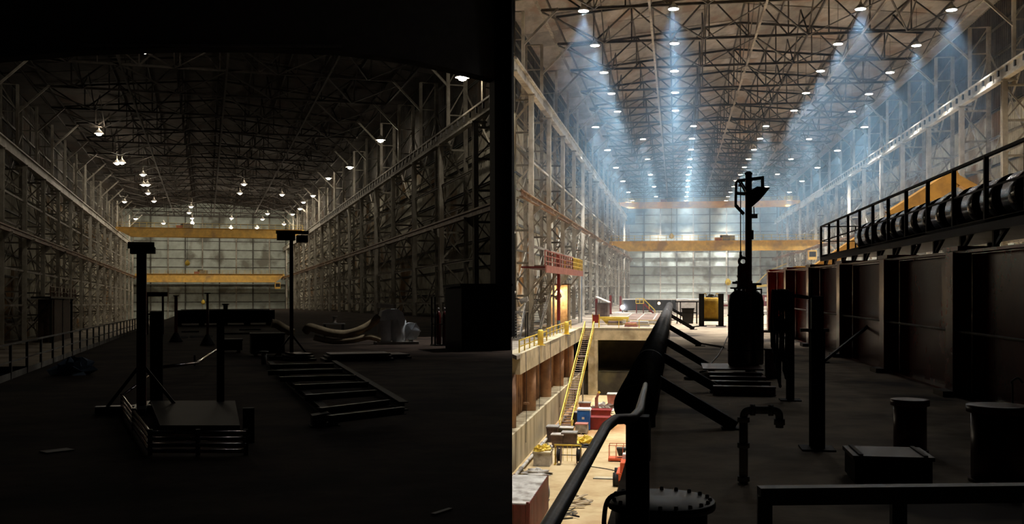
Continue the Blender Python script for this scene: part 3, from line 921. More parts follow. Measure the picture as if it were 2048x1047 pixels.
# red mast with flood light, rope and lifting lug
b = RH.at(1497, 747, 0)
t = thing(RH, 'light_mast', 'tall dark red mast with a caged flood light at its top', 'light mast', b)
k = b.length / F
def mp(px, py):
    return Vector(((px - 1497) * 23 / F, 0, (747 - py) * 23 / F))
bar(t, 'mast', (0, 0, 0), (0, 0, mp(0, 352).z), .14, .14, 'red_paint')
box(t, 'base_plate', -.3, .3, -.3, .3, 0, .03, 'red_paint')
def fb(name, a, c_, r=.03):
    bar(t, name, mp(*a), mp(*c_), r, r, 'black_paint')
for y in (-.2, .2):
    for a, c_ in (((1473, 366), (1472, 412)), ((1472, 412), (1488, 430)), ((1474, 364), (1525, 358)), ((1524, 358), (1524, 380)), ((1473, 388), (1497, 390)), ((1480, 364), (1494, 388))):
        bar(t, 'cage_bar', mp(*a) + Vector((0, y, 0)), mp(*c_) + Vector((0, y, 0)), .035, .035, 'black_paint')
for p in ((1473, 366), (1472, 412), (1524, 358)):
    bar(t, 'cage_cross_bar', mp(*p) + Vector((0, -.2, 0)), mp(*p) + Vector((0, .2, 0)), .035, .035, 'black_paint')
fl = prism(t, 'flood_light', [(mp(*p).x, mp(*p).z) for p in ((1501, 384), (1512, 377), (1537, 380), (1519, 402), (1503, 416), (1496, 412))], -.25, .25, 'black_paint')
box(t, 'ballast_box', mp(1503, 0).x, mp(1514, 0).x, -.08, .08, mp(0, 438).z, mp(0, 430).z, 'grey')
bar(t, 'ballast_strap', mp(1508, 430), mp(1507, 415), .02, .02, 'black_paint')
lathe(t, 'mast_cap', [(.08, 0), (.09, .04), (.04, .08)], 'black_paint', (0, 0, mp(0, 352).z), 10)
box(t, 'junction_box', .07, .11, -.06, .06, mp(0, 480).z, mp(0, 462).z, 'red_paint')
bar(t, 'rope', mp(1480, 372) + Vector((0, -.3, 0)), mp(1480, 520) + Vector((0, -.3, 0)), .022, .022, 'black_paint')
bar(t, 'rope_arm', mp(1480, 372) + Vector((0, -.3, 0)), mp(1480, 372) + Vector((0, .2, 0)), .04, .04, 'black_paint')
bar(t, 'rope_clamp', mp(1480, 505) + Vector((0, -.3, 0)), mp(1480, 520) + Vector((0, -.3, 0)), .05, .05, 'black_paint')
lg = thing(RH, 'lifting_lug', 'dark red lifting lug with an eye and the number 3 hanging before the mast', 'lifting lug', Vector(b) + mp(1484, 575) + Vector((0, -.42, 0)))
z1 = (575 - 515) * 23 / F
prism(lg, 'plate', [(-.1, 0), (.1, 0), (.12, .15), (.12, z1 - .24), (.08, z1 - .17), (-.08, z1 - .17), (-.12, z1 - .24), (-.12, .15)], -.03, .03, 'red_paint')
torus(lg, 'eye_ring', .085, .032, 'red_paint', Matrix.Translation((0, 0, z1 - .11)) @ Matrix.Rotation(PI / 2, 4, 'X'))
bar(lg, 'shackle', (0, .03, z1 - .05), (-.05, .12, z1 + .06), .03, .03, 'black_paint')
fc = bpy.data.curves.new('digit_font', 'FONT')
fc.body, fc.size, fc.extrude, fc.align_x = '3', .2, .004, 'CENTER'
fo = bpy.data.objects.new('digit_source', fc)
COL.objects.link(fo)
bpy.context.view_layer.update()
dm = bpy.data.meshes.new_from_object(fo.evaluated_get(bpy.context.evaluated_depsgraph_get()))
bpy.data.objects.remove(fo)
dm.materials.clear(); dm.materials.append(MATS['grey'])
link('digit', dm, lg, Matrix.Translation((.02, -.036, .2)) @ Matrix.Rotation(PI / 2, 4, 'X'))

# tanks on a red skid
sk = RH.at(1495, 790, 0)
t = thing(RH, 'tank_skid', 'dark red steel skid under the tall tanks', 'skid', sk)
for y in (0, 1.0, 2.0, 3.0):
    bar(t, 'cross_beam', (-.62, y, .09), (.5, y, .09), .22, .16, 'maroon', 'H')
for x in (-.5, .4):
    bar(t, 'runner', (x, -.1, .05), (x, 4.4, .05), .14, .1, 'maroon')
bar(t, 'top_plate', (-.06, 3.6, .175), (-.06, 5.2, .175), 1.3, .03, 'maroon')
for i, (px, dy, r, h, lab) in enumerate(((1480, 0, .255, 1.75, 'tall dark glossy gas tank left of the mast foot'), (1513, .35, .21, 1.72, 'tall dark gas tank right of the mast foot'),
                                       (1493, .62, .24, 1.9, 'tall dark gas tank half hidden behind the mast foot'))):
    p = RH.at(px, 749, 0)
    o = thing(RH, 'gas_tank', lab, 'tank', (p.x, p.y + dy + .25, .19), group='tall tanks at the mast')
    lathe(o, 'body', [(r * .9, 0), (r, .04), (r, h - .28), (r * .86, h - .14), (r * .5, h - .05), (.05, h)], 'tank_dark', n=24)
    lathe(o, 'neck', [(.05, h - .02), (.05, h + .12), (.03, h + .14)], 'black_paint', n=10)
    bar(o, 'valve_handle', (-.16, 0, h + .14), (.16, 0, h + .14), .05, .05, 'black_paint')
    torus(o, 'guard_ring', r * .75, .018, 'black_paint', Matrix.Translation((0, 0, h + .02)))
    for k in range(3):
        a = k * 2.1
        bar(o, 'guard_leg', (r * .75 * math.cos(a), r * .75 * math.sin(a), h - .14), (r * .75 * math.cos(a), r * .75 * math.sin(a), h + .03), .03, .03, 'black_paint')
    for z in (.35, 1.15):
        torus(o, 'band', r + .004, .012, 'black_paint', Matrix.Translation((0, 0, z)))
p = RH.at(1549, 760, 0)
t = thing(RH, 'cable_box', 'small maroon cabinet standing right of the tall tanks', 'cabinet', (p.x, p.y + .6, 0))
box(t, 'body', -.14, .14, -.12, .12, 0, .6, 'maroon')
box(t, 'door', -.12, .12, -.14, -.12, .06, .55, 'maroon')
box(t, 'lid', -.16, .16, -.14, .14, .6, .64, 'dark_steel')

# hose stand with draped hoses
p = RH.at(1578, 800, 0)
t = thing(RH, 'hose_stand', 'dark post with an arm on which black hoses hang', 'stand', p)
bar(t, 'post', (.02, 0, 0), (.02, 0, 1.9), .13, .13, 'black_paint', 'H')
bar(t, 'arm', (-.24, -.04, 1.88), (.5, .3, 1.78), .06, .06, 'black_paint')
bar(t, 'brace', (.02, 0, 1.6), (-.2, -.03, 1.86), .04, .04, 'black_paint')
box(t, 'foot_plate', -.16, .2, -.16, .16, 0, .02, 'black_paint')
for i in range(6):
    x = -.28 + i * .05
    ln = 1.0 + .14 * ((i * 7) % 5)
    o = tube(RH, 'hose', [Vector(p) + Vector(q_) for q_ in smooth_path([(x, .1, 1.92 - ln), (x - .015, .08, 1.4), (x, .04, 1.86), (x, -.04, 1.92), (x, -.12, 1.86), (x + .02, -.15, 1.3), (x + .01, -.14, 1.92 - ln), (x + .03, -.02, 1.82 - ln), (x + .01, .1, 1.92 - ln)], 5)], .024, 'rubber', 7)
    tag(o, 'black hose draped in a long loop over the stand arm, %s from the mast' % ORD[i], 'hose', 'hoses on the hose stand')

p = RH.at(1634, 897, 0)
t = thing(RH, 'stanchion_post', 'dark steel stanchion with a fin at its top standing alone', 'post', p)
bar(t, 'shaft', (0, 0, 0), (0, 0, 1.45), .17, .17, 'black_paint', 'H')
bar(t, 'upper_shaft', (0, 0, 1.45), (0, 0, 1.88), .14, .12, 'black_paint')
prism(t, 'fin', [(-.1, 1.86), (-.05, 1.86), (-.05, 2.02), (-.06, 2.08), (-.085, 2.08), (-.1, 2.02)], -.02, .02, 'black_paint')
bar(t, 'clamp', (-.2, 0, 1.46), (.14, 0, 1.46), .05, .04, 'grey')
box(t, 'base_plate', -.2, .2, -.2, .2, 0, .02, 'black_paint')

# red plate girder
def girder():
    a, b = RH.at(1548, 664, 0), RH.at(1970, 803, 0)
    d = (b - a); d.z = 0
    ln = d.length * 1.75
    ang = math.atan2(d.y, d.x)
    t = thing(RH, 'plate_girder', 'huge dark red plate girder standing on edge along the platform', 'girder', (a.x, a.y, 0), ang)
    hh, n = 2.62, 9
    st = 5.05
    bar(t, 'bottom_flange', (0, .12, .02), (ln, .12, .02), .5, .04, 'girder_red')
    bar(t, 'top_flange', (0, .12, hh), (ln, .12, hh), .6, .05, 'girder_red')
    x = 0.0
    i = 0
    # local +y points away from the walkway or towards it; the stiffeners stand on the walkway side
    sy = -1 if math.sin(ang + PI / 2) * 0 + math.cos(ang + PI / 2) > 0 else 1
    while x < ln - .5:
        x1 = min(x + st, ln)
        bar(t, 'web_panel', (x + .03, .12, hh / 2), (x1 - .03, .12, hh / 2), .03, hh - .06, 'girder_red')
        bar(t, 'stiffener_web', (x + .1, .12 + sy * .2, 0), (x + .1, .12 + sy * .2, hh), .36, .03, 'girder_red', up=(1, 0, 0))
        bar(t, 'stiffener_flange', (x + .1, .12 + sy * .4, 0), (x + .1, .12 + sy * .4, hh), .03, .42, 'girder_red', up=(1, 0, 0))
        box(t, 'cap', x - .35, x + .55, .12 + sy * .05 - .35, .12 + sy * .05 + .35, hh + .02, hh + .1, 'girder_red')
        box(t, 'foot_block', x - .2, x + .4, .12 + sy * .45 - .16, .12 + sy * .45 + .16, 0, .1, 'dark_steel')
        x = x1
    bar(t, 'service_pipe', (2, .12 + sy * .3, 1.18), (ln, .12 + sy * .3, 1.18), .05, .05, 'grey', 'cyl')
    return t
girder()
pa, pb = RH.at(1646, 725, 0), RH.at(1706, 659, 0)
t = thing(RH, 'raking_prop', 'slanted steel prop leaning from the floor against the red girder', 'prop', pa)
bar(t, 'prop', (0, 0, .03), (1.25, .6, .95), .07, .07, 'dark_steel')
box(t, 'foot', -.15, .15, -.1, .1, 0, .03, 'dark_steel')

# catwalk on the girder
A, B = RH.at(1640, 453, 4.27), RH.at(2048, 277, 4.27)
d = (B - A); ang = math.atan2(d.y, d.x); ln = d.length * 1.35
t = thing(RH, 'catwalk', 'dark steel catwalk with a guard rail on top of the red girder', 'catwalk', (A.x, A.y, 3.16), ang)
CWM = Matrix.Translation((A.x, A.y, 3.16)) @ Matrix.Rotation(ang, 4, 'Z')
for i in range(int(ln / 2.1) + 1):
    box(t, 'deck_plate', i * 2.1 + .01, i * 2.1 + 2.09, 0, 2.6, -.06, 0, 'black_paint')
    bar(t, 'post', (i * 2.1, .04, 0), (i * 2.1, .04, 1.11), .075, .075, 'black_paint')
    bar(t, 'bracket', (i * 2.1, .2, -.06), (i * 2.1, .2, -.5), .1, .1, 'black_paint')
    bar(t, 'bracket_brace', (i * 2.1 + .9, .2, -.06), (i * 2.1, .2, -.45), .06, .06, 'black_paint')
    if i % 2 == 0:
        bar(t, 'leg', (i * 2.1, 2.5, -.06), (i * 2.1, 2.5, -3.16), .12, .12, 'black_paint')
bar(t, 'edge_beam', (0, .04, -.1), (ln, .04, -.1), .08, .22, 'black_paint')
bar(t, 'handrail', (0, .04, 1.11), (ln, .04, 1.11), .055, .055, 'black_paint')
bar(t, 'mid_rail', (0, .04, .55), (ln, .04, .55), .035, .035, 'black_paint')
for y in (1.3, 2.55):
    bar(t, 'post', (0, y, 0), (0, y, 1.11), .05, .05, 'black_paint')
bar(t, 'end_rail', (0, 0, 1.11), (0, 2.6, 1.11), .04, .04, 'black_paint')
bar(t, 'end_rail', (0, 0, .55), (0, 2.6, .55), .03, .03, 'black_paint')
proto = None
for i in range(15):
    x = 5.6 + 1.28 * i
    if x > ln - .6: break
    M = CWM @ Matrix.Translation((x, .86, 0))
    if proto is None:
        o = proto = link('vent_drum', None, RH, M)
        Mx = Matrix.Translation((0, 0, .46)) @ Matrix.Rotation(PI / 2, 4, 'Y')
        lathe(o, 'shell', [(.41, -.45), (.45, -.42), (.45, .3), (.44, .33)], 'drum_gloss', n=28, M=Mx)
        lathe(o, 'front_dome', [(.43, .33), (.38, .40), (.26, .46), (.1, .49), (.02, .495)], 'drum_gloss', n=28, M=Mx)
        torus(o, 'rim', .445, .014, 'tube_shiny', Mx @ Matrix.Translation((0, 0, .33)))
        box(o, 'cradle', -.35, .3, -.3, .3, 0, .08, 'black_paint')
    else:
        o = copy_tree(proto)
        o.matrix_world = RH.M @ M
    tag(o, 'dark glossy round drum lying on the catwalk, %s from the far end' % ORD[i], 'drum', 'drums on the catwalk')
    M2 = CWM @ Matrix.Translation((x + .5, 1.75, 0))
    pd = link('paddle_plate', None, RH, M2)
    prism(pd, 'plate', [(-.11, .7), (.11, .7), (.13, 1.0), (.1, 1.16), (0, 1.22), (-.1, 1.16), (-.13, 1.0)], -.02, .02, 'paddle', 'x')
    bar(pd, 'stem', (0, 0, 0), (0, 0, .72), .06, .06, 'dark_steel')
    box(pd, 'foot', -.15, .15, -.15, .15, 0, .02, 'dark_steel')
    tag(pd, 'pale rounded plate on a stem behind the catwalk drums, %s from the far end' % ORD[i], 'plate', 'pale plates behind the catwalk drums')

# yellow boom lift behind the catwalk
c0, c1, c2 = RH.atd(1630, 540, 60), RH.atd(1800, 425, 60), RH.atd(1915, 352, 60)
t = thing(RH, 'boom_lift', 'yellow boom lift raising its slanted boom behind the catwalk', 'boom lift', (c0.x, c0.y, 0))
o = Vector((c0.x, c0.y, 0))
box(t, 'chassis', -1.8, 1.8, -1.1, 1.1, .6, 1.3, 'yellow_boom')
for x in (-1.2, 1.2):
    for y in (-1.1, 1.1):
        link('wheel', unit('cyl', 'rubber'), t, barM((x, y - .2, .55), (x, y + .2, .55), 1.1, 1.1))
box(t, 'turret', -1.2, 1.3, -.8, .8, 1.3, 3.2, 'yellow_boom')
bar(t, 'lower_boom', c0 - o, c1 - o, .5, .6, 'yellow_boom')
bar(t, 'upper_boom', (c1 - o) - (c1 - c0) * .1, c2 - o, .7, 1.0, 'yellow_boom')
e = c2 - o
bar(t, 'boom_head', e + Vector((-.6, 0, .1)), e + Vector((.9, 0, -.8)), .8, .5, 'yellow_boom')

# things on the right of the platform floor
p = RH.at(1785, 972, 0)
t = thing(RH, 'tool_chest', 'low dark steel chest with a worn grey lid on the platform floor', 'chest', p)
box(t, 'body', -.36, .38, 0, .62, .03, .26, 'black_paint')
box(t, 'lid', -.38, .40, -.02, .64, .26, .3, 'dark_steel')
for x in (-.3, .32):
    box(t, 'lid_rib', x - .02, x + .02, 0, .62, .3, .315, 'grey')
for x in (-.3, .3):
    for y in (.08, .55):
        box(t, 'foot', x - .04, x + .04, y - .04, y + .04, 0, .03, 'black_paint')
for px, py, r, h, lab in ((1820, 902, .2, .63, 'small dark red flanged drum behind the tool chest'), (1996, 962, .27, .78, 'large dark red flanged drum at the right edge')):
    p = RH.at(px, py, 0)
    t = thing(RH, 'flanged_drum', lab, 'drum', p)
    lathe(t, 'body', [(r * .95, 0), (r * .95, h - .07)], 'maroon', n=24)
    lathe(t, 'rim', [(r * 1.12, h - .07), (r * 1.12, h), (r * .9, h + .005)], 'maroon', n=24)
    lathe(t, 'foot_ring', [(r * 1.05, 0), (r * 1.05, .03)], 'maroon', n=24)
a, b = RH.atd(1518, 990, 5.0), RH.atd(2075, 984, 5.0)
t = thing(RH, 'guard_rail', 'dark square tube guard rail across the foreground', 'guard rail', (a.x, a.y, 0))
o = Vector((a.x, a.y, 0))
bar(t, 'top_rail', a - o, b - o, .08, .085, 'dark_steel')
for f_ in (.02, .5, .98):
    q = a.lerp(b, f_) - o
    bar(t, 'post', (q.x, q.y, 0), q, .07, .07, 'dark_steel')
bar(t, 'mid_rail', (a - o) * 1 + Vector((0, 0, -.5)), (b - o) + Vector((0, 0, -.5)), .05, .05, 'dark_steel')
p = RH.at(2025, 950, 0)
t = thing(RH, 'hook_rod', 'thin upright rod with a bent hook at the right edge', 'rod', p)
tube(t, 'rod', smooth_path([(0, 0, 0), (0, 0, .9), (-.01, 0, .98), (.05, 0, 1.03), (.1, 0, .98)]), .012, 'grey', 6)
box(t, 'foot', -.06, .06, -.06, .06, 0, .02, 'dark_steel')

# far part of the platform
def P(px, py):
    return RH.at(px, py, 0)
for px, lab in ((1403, 'dark upright steel post left of the yellow bag'), (1442, 'dark upright steel post right of the yellow bag')):
    p = P(px, 652)
    t = thing(RH, 'steel_upright', lab, 'post', p)
    bar(t, 'shaft', (0, 0, 0), (0, 0, 1.63), .26, .2, 'black_paint', 'H')
    box(t, 'base_plate', -.25, .25, -.2, .2, 0, .03, 'black_paint')
p = P(1422, 650)
t = thing(RH, 'bulk_bag', 'yellow bulk bag standing on a low dark cart', 'bag', (p.x, p.y, .3))
vsx = []
for z, sx, sy in ((0, .42, .36), (.15, .46, .4), (.5, .45, .4), (.85, .43, .37), (1.05, .45, .36), (1.12, .36, .3)):
    for k in range(16):
        a = 2 * PI * k / 16
        e = .72 + .28 / max(abs(math.cos(a)), abs(math.sin(a)))
        vsx.append((sx * e * math.cos(a) * random.uniform(.96, 1.04), sy * e * math.sin(a) * random.uniform(.96, 1.04), z + random.uniform(-.02, .02) * (z > 0)))
fsx = [(i * 16 + k, i * 16 + (k + 1) % 16, (i + 1) * 16 + (k + 1) % 16, (i + 1) * 16 + k) for i in range(5) for k in range(16)] + [tuple(range(16))[::-1], tuple(range(80, 96))]
link('bag', mesh('bag', vsx, fsx, 'yellow_sack', lambda i: True), t)
for x in (-.3, .3):
    tube(t, 'lifting_loop', smooth_path([(x - .06, 0, 1.05), (x - .05, 0, 1.3), (x + .05, 0, 1.3), (x + .06, 0, 1.05)]), .02, 'yellow_sack', 6)
lump(t, 'green_cover', (.02, 0, 1.05), .28, .22, .2, 'pit_dark_wall', 3)
t = thing(RH, 'flat_cart', 'low dark flat cart under the yellow bag', 'cart', p)
box(t, 'deck', -.6, .6, -.5, .5, .22, .3, 'black_paint')
for x in (-.5, .5):
    for y in (-.4, .4):
        link('wheel', unit('cyl', 'rubber'), t, barM((x - .05, y, .11), (x + .05, y, .11), .22, .22))
p = P(1374, 647)
t = thing(RH, 'steel_trestle', 'thin dark steel table frame behind the bracing of the big pipe', 'table', p)
s = p.y / F
for x in (-.52, -.34, .52):
    for y in (0, 1.0):
        bar(t, 'leg', (x, y, 0), (x, y, 1.15), .05, .05, 'black_paint')
for y in (0, 1.0):
    bar(t, 'top_bar', (-.62, y, 1.17), (.62, y, 1.17), .06, .05, 'black_paint')
    bar(t, 'shelf_bar', (-.52, y, .58), (.52, y, .58), .04, .04, 'black_paint')
for x in (-.52, .52):
    bar(t, 'end_bar', (x, 0, 1.17), (x, 1, 1.17), .05, .05, 'black_paint')
t = thing(RH, 'dark_bin', 'dark square bin standing under the steel table frame', 'bin', (p.x + .05, p.y + .5, 0))
prism(t, 'body', [(-.27, 0), (.27, 0), (.32, .78), (-.32, .78)], -.28, .28, 'dark_steel')
bar(t, 'rim', (-.35, 0, .8), (.35, 0, .8), .6, .05, 'black_paint')
p = P(1447, 690)
o = tube(RH, 'floor_cable', [P(x, y) + Vector((0, 0, .02)) for x, y in ((1400, 745), (1412, 742), (1424, 725), (1436, 712), (1448, 690), (1456, 672), (1463, 660))], .02, 'dark_steel', 6)
tag(o, 'dark cable curving across the platform floor', 'cable')
for i, (a, b, lab) in enumerate((((1392, 686), (1450, 696), 'steel bar lying on the floor behind the pipe bracing'), ((1384, 654), (1398, 653), 'short steel bar lying near the table frame'))):
    o = bar(RH, 'steel_bar', P(*a) + Vector((0, 0, .03)), P(*b) + Vector((0, 0, .03)), .07, .06, 'black_paint', 'L')
    tag(o, lab, 'bar')
p = P(1388, 758)
o = torus(RH, 'hose_ring', .19, .03, 'rubber', Matrix.Translation(p + Vector((0, 0, .03))))
tag(o, 'black hose ring lying flat on the platform floor', 'hose')

# ================================================================== bright hall: the pit
def Q(px, py):
    return RH.at(px, py, PITW)
def px_m(p, n):                       # n pixels at the distance of a point, in metres
    return n * (RH.M @ Vector(p)).y / F

# long stair from the pit to the lower floor
foot, head = Q(1131, 857), Vector((-12.7, PITV - .3, COP))
t = thing(RH, 'pit_stair', 'long yellow railed steel stair climbing from the pit floor to the lower floor', 'stair', foot)
stair(t, (0, 0, 0), head - foot, 1.35, 44, 'yellow', 'plate_brown', 'yellow', .95, (1, 0, 0), .12)
for f_ in (.33, .66):
    c = (head - foot) * f_
    bar(t, 'support_leg', c, (c.x, c.y, 0), .2, .2, 'grey')
    box(t, 'landing', c.x - .7, c.x + .7, c.y - .7, c.y + .7, c.z - .05, c.z + .05, 'plate_brown')

# shipping container
a, b = RH.at(1095, 948, PITW + 2.6), RH.at(1052, 1003, PITW + 2.6)
t = thing(RH, 'shipping_container', 'maroon shipping container with a grey ribbed roof in the pit', 'container', (a.x, b.y, PITW))
ln = a.y - b.y
W = 2.5
box(t, 'frame', -W, 0, .02, ln - .02, .05, 2.45, 'maroon')
o = corrugated(t, 'side_panel', ln, 2.4, .06, .28, 'maroon', Matrix.Translation((.02, 0, .1)) @ Matrix.Rotation(PI / 2, 4, 'Z') @ Matrix.Diagonal((1, -1, 1, 1)))
o = corrugated(t, 'side_panel', ln, 2.4, .06, .28, 'maroon', Matrix.Translation((-W - .02, 0, .1)) @ Matrix.Rotation(PI / 2, 4, 'Z'))
corrugated(t, 'roof', ln, W, .05, .55, 'grey_light', Matrix.Translation((-W, 0, 2.5)) @ Matrix.Rotation(PI / 2, 4, 'Z') @ Matrix.Rotation(PI / 2, 4, 'X'))
for x in (-W, -.16):
    for y in (-.02, ln - .16):
        box(t, 'corner_post', x, x + .16, y, y + .18, 0, 2.58, 'maroon')
for x in (-W + .2, -W / 2 + .03):
    d_ = box(t, 'door', x, x + W / 2 - .25, -.06, .02, .15, 2.4, 'maroon')
    for q in (.3, .75):
        bar(t, 'lock_rod', (x + q, -.09, .15), (x + q, -.09, 2.4), .05, .05, 'maroon')
proto = None
for i, (px, py, R) in enumerate(((1070, 1038, .5), (1080, 1016, .55), (1088, 1000, .6))):
    p = Q(px, py)
    o = thing(RH, 'hose_coil', ['grey hose coil leaning at the near end of the maroon container', 'grey hose coil leaning at the middle of the maroon container', 'tall grey hose coil leaning at the far end of the maroon container'][i], 'hose coil', (p.x, p.y, PITW), group='hose coils by the container')
    for k in range(5):
        torus(o, 'loop', R + .05 * k % .1, .06, 'grey', Matrix.Translation((.05 * k, 0, R + .12)) @ Matrix.Rotation(.25 + .05 * k, 4, 'Z') @ Matrix.Rotation(PI / 2, 4, 'Y') , 20, 6)
    box(o, 'rack_foot', -.1, .4, -.3, .3, 0, .06, 'brown_box')

# blue portable toilet
p = Q(1167, 860)
t = thing(RH, 'portable_toilet', 'bright blue portable toilet with a white roof in the pit', 'toilet', p)
box(t, 'cabin', -.72, .72, 0, 1.5, .1, 2.25, 'blue')
box(t, 'door', -.5, .5, -.04, .0, .15, 2.1, 'blue')
box(t, 'door_sign', -.18, .1, -.06, -.04, 1.25, 1.5, 'white')
for x in (-.66, .6):
    box(t, 'corner_rib', x, x + .06, -.05, .0, .1, 2.25, 'blue')
prism(t, 'roof', [(-.8, 2.25), (.8, 2.25), (.7, 2.42), (-.7, 2.42)], -.08, 1.58, 'white')
box(t, 'skid', -.72, .72, 0, 1.5, 0, .1, 'dark_steel')
p = Q(1172, 862)
t = thing(RH, 'yellow_drum', 'small yellow drum before the blue portable toilet', 'drum', (p.x + .05, p.y - .9, PITW))
lathe(t, 'body', [(.3, 0), (.3, .9), (.28, .95)], 'yellow', n=16)
for z in (.3, .6):
    torus(t, 'hoop', .3, .02, 'yellow', Matrix.Translation((0, 0, z)), 16, 6)
p = Q(1163, 868)
t = thing(RH, 'concrete_bin', 'square concrete box on a pallet before the blue toilet', 'bin', p)
box(t, 'body', -.7, .62, 0, 1.4, .15, 1.05, 'grey_light')
box(t, 'lid', -.74, .66, -.04, 1.44, 1.05, 1.15, 'red_faded')
for x in (-.6, -.04, .5):
    box(t, 'pallet_bearer', x - .07, x + .07, 0, 1.4, 0, .15, 'wood')

def skip(name, lab, px, py, w, d_, h, m, lid=None, cat='bin', rz=0, rim=True):
    t = thing(RH, name, lab, cat, Q(px, py), rz)
    prism(t, 'body', [(-w * .42, .06), (w * .42, .06), (w / 2, h), (-w / 2, h)], 0, d_, m)
    if rim:
        for y in (0, d_):
            bar(t, 'rim', (-w / 2 - .04, y, h), (w / 2 + .04, y, h), .1, .1, m)
        for x in (-w / 2, w / 2):
            bar(t, 'rim', (x, 0, h), (x, d_, h), .1, .1, m)
    for x in (-w * .3, w * .3):
        box(t, 'skid', x - .08, x + .08, 0, d_, 0, .06, 'dark_steel')
    if lid:
        box(t, 'lid', -w / 2 - .05, w / 2 + .05, -.05, d_ + .05, h + .04, h + .14, lid)
    return t
skip('waste_bin', 'dark green bin with a pale lid at the foot of the pit stair', 1127, 882, 1.9, 1.5, 1.3, 'pit_dark_wall', 'grey_light')
skip('waste_bin', 'dark brown bin beside the white floor pipe', 1104, 884, 1.2, 1.6, 1.5, 'brown_box', 'grey')
skip('waste_bin', 'brown box with a dusty top left of the dark brown crate', 1114, 895, 1.2, 1.4, 1.2, 'brown_box', 'grey_light')
skip('waste_bin', 'dark brown crate with a grey top right of the dusty box', 1138, 895, 1.5, 1.4, 1.4, 'brown_box', 'grey')
skip('waste_bin', 'small green box behind the concrete box', 1152, 852, .8, 1.0, 1.5, 'pit_dark_wall', 'grey')
skip('scrap_skip', 'maroon open scrap skip right of the blue toilet', 1198, 859, 2.9, 2.0, 1.35, 'red_paint', None, 'skip')
skip('scrap_skip', 'maroon open scrap skip behind the nearer one', 1199, 840, 2.8, 2.0, 1.2, 'red_paint', None, 'skip')
t = skip('red_tank', 'faded red square tank near the end wall of the pit', 1228, 812, 1.9, 2.2, 1.5, 'red_faded', 'grey_light', 'tank', rim=False)
skip('waste_bin', 'rusty grey bin at the foot of the end wall left of the red jib', 1169, 827, 1.4, 1.2, 1.3, 'red_faded', 'grey')
p = Q(1193, 822)
t = thing(RH, 'red_jib', 'short faded red jib post with a yellow tip in the pit', 'jib', p)
bar(t, 'post', (0, 0, 0), (0, 0, 1.8), .4, .4, 'red_faded')
bar(t, 'head', (0, 0, 1.7), (.3, 0, 2.4), .3, .3, 'red_faded')
bar(t, 'tip', (.25, 0, 2.4), (.42, 0, 2.55), .35, .3, 'yellow')
for i, (px, py) in enumerate(((1180, 826), (1205, 817), (1210, 826), (1217, 820))):
    o = lump(RH, 'rubble_heap', Q(px, py), 1.3, .9, .7, ['plate_brown', 'grey_light', 'grey_light', 'plate_brown'][i], 40 + i, 12, .45)
    tag(o, ['brown rubble heap at the foot of the pit end wall', 'crumpled pale sheeting heap before the red tank', 'smaller pale scrap heap behind the skips', 'brown scrap heap left of the red tank'][i], 'heap')
o = lump(RH, 'tarp_heap', Q(1168, 888), 1.1, .9, .75, 'yellow', 9, 14, .4)
tag(o, 'crumpled yellow tarpaulin heap on the pit floor', 'tarpaulin')
o = lump(RH, 'tarp_heap', Q(1163, 893), 1.5, .6, .3, 'dark_steel', 19, 14, .4)
tag(o, 'flat dark sheeting under the yellow tarpaulin', 'tarpaulin')

# yellow reel cart
p = Q(1137, 928)
t = thing(RH, 'reel_cart', 'yellow framed cable reel cart with two big reels in the pit', 'cart', p)
for x in (-1.2, 1.1):
    bar(t, 'upright', (x, 0, 0), (x, 0, 1.75), .12, .12, 'yellow')
    bar(t, 'foot', (x, -.5, .06), (x, .6, .06), .14, .12, 'yellow')
bar(t, 'top_beam', (-1.3, 0, 1.75), (1.2, 0, 1.75), .12, .12, 'yellow')
bar(t, 'axle', (-1.3, 0, .85), (1.2, 0, .85), .08, .08, 'dark_steel', 'cyl')
for x in (-.85, .95):
    for q in (-.16, .16):
        link('reel_flange', unit('cyl', 'plate_brown'), t, barM((x + q - .03, 0, .85), (x + q + .03, 0, .85), 1.5, 1.5))
    link('reel_core', unit('cyl', 'rubber'), t, barM((x - .15, 0, .85), (x + .15, 0, .85), 1.1, 1.1))
for k in range(3):
    bar(t, 'mesh_bar', (-.5 + k * .4, 0, .3), (-.5 + k * .4, 0, 1.7), .04, .04, 'yellow')
p = Q(1083, 932)
t = thing(RH, 'concrete_trough', 'concrete trough with yellow sacks on it by the pit wall', 'trough', p)
box(t, 'body', -.75, .75, 0, 2.0, 0, 1.15, 'grey_light')
box(t, 'rim', -.82, .82, -.07, 2.07, 1.15, 1.3, 'concrete')
for i, (x, y, m_) in enumerate(((-.25, .4, 'yellow'), (.2, 1.0, 'yellow'), (.3, 1.7, 'grey_light'))):
    o = lump(RH, 'sack', (p.x + x, p.y + y, PITW + 1.3), .5, .4, .5, m_, 60 + i, 12, .3)
    tag(o, ['yellow sack at the near end of the concrete trough', 'yellow sack at the middle of the concrete trough', 'grey sack at the far end of the concrete trough'][i], 'sack')
o = lump(RH, 'tarp_heap', Q(1073, 947), 1.3, 1.0, .45, 'grey_light', 71, 14, .35)
tag(o, 'crumpled pale sheet behind the maroon container', 'tarpaulin')
t = thing(RH, 'drain_pipe', 'long pale drain pipe lying along the foot of the pit wall', 'pipe', (-13.3, 72, PITW))
for k in range(7):
    bar(t, 'pipe_length', (0, k * 7, .35), (0, k * 7 + 6.95, .35), .3, .3, 'grey_light', 'cyl')
    box(t, 'saddle', -.2, .2, k * 7 + .2, k * 7 + .5, 0, .22, 'concrete')
    lathe(t, 'coupling', [(.19, 0), (.19, .3)], 'grey', M=Matrix.Translation((0, k * 7 + 6.8, .35)) @ Matrix.Rotation(-PI / 2, 4, 'X'), n=14)

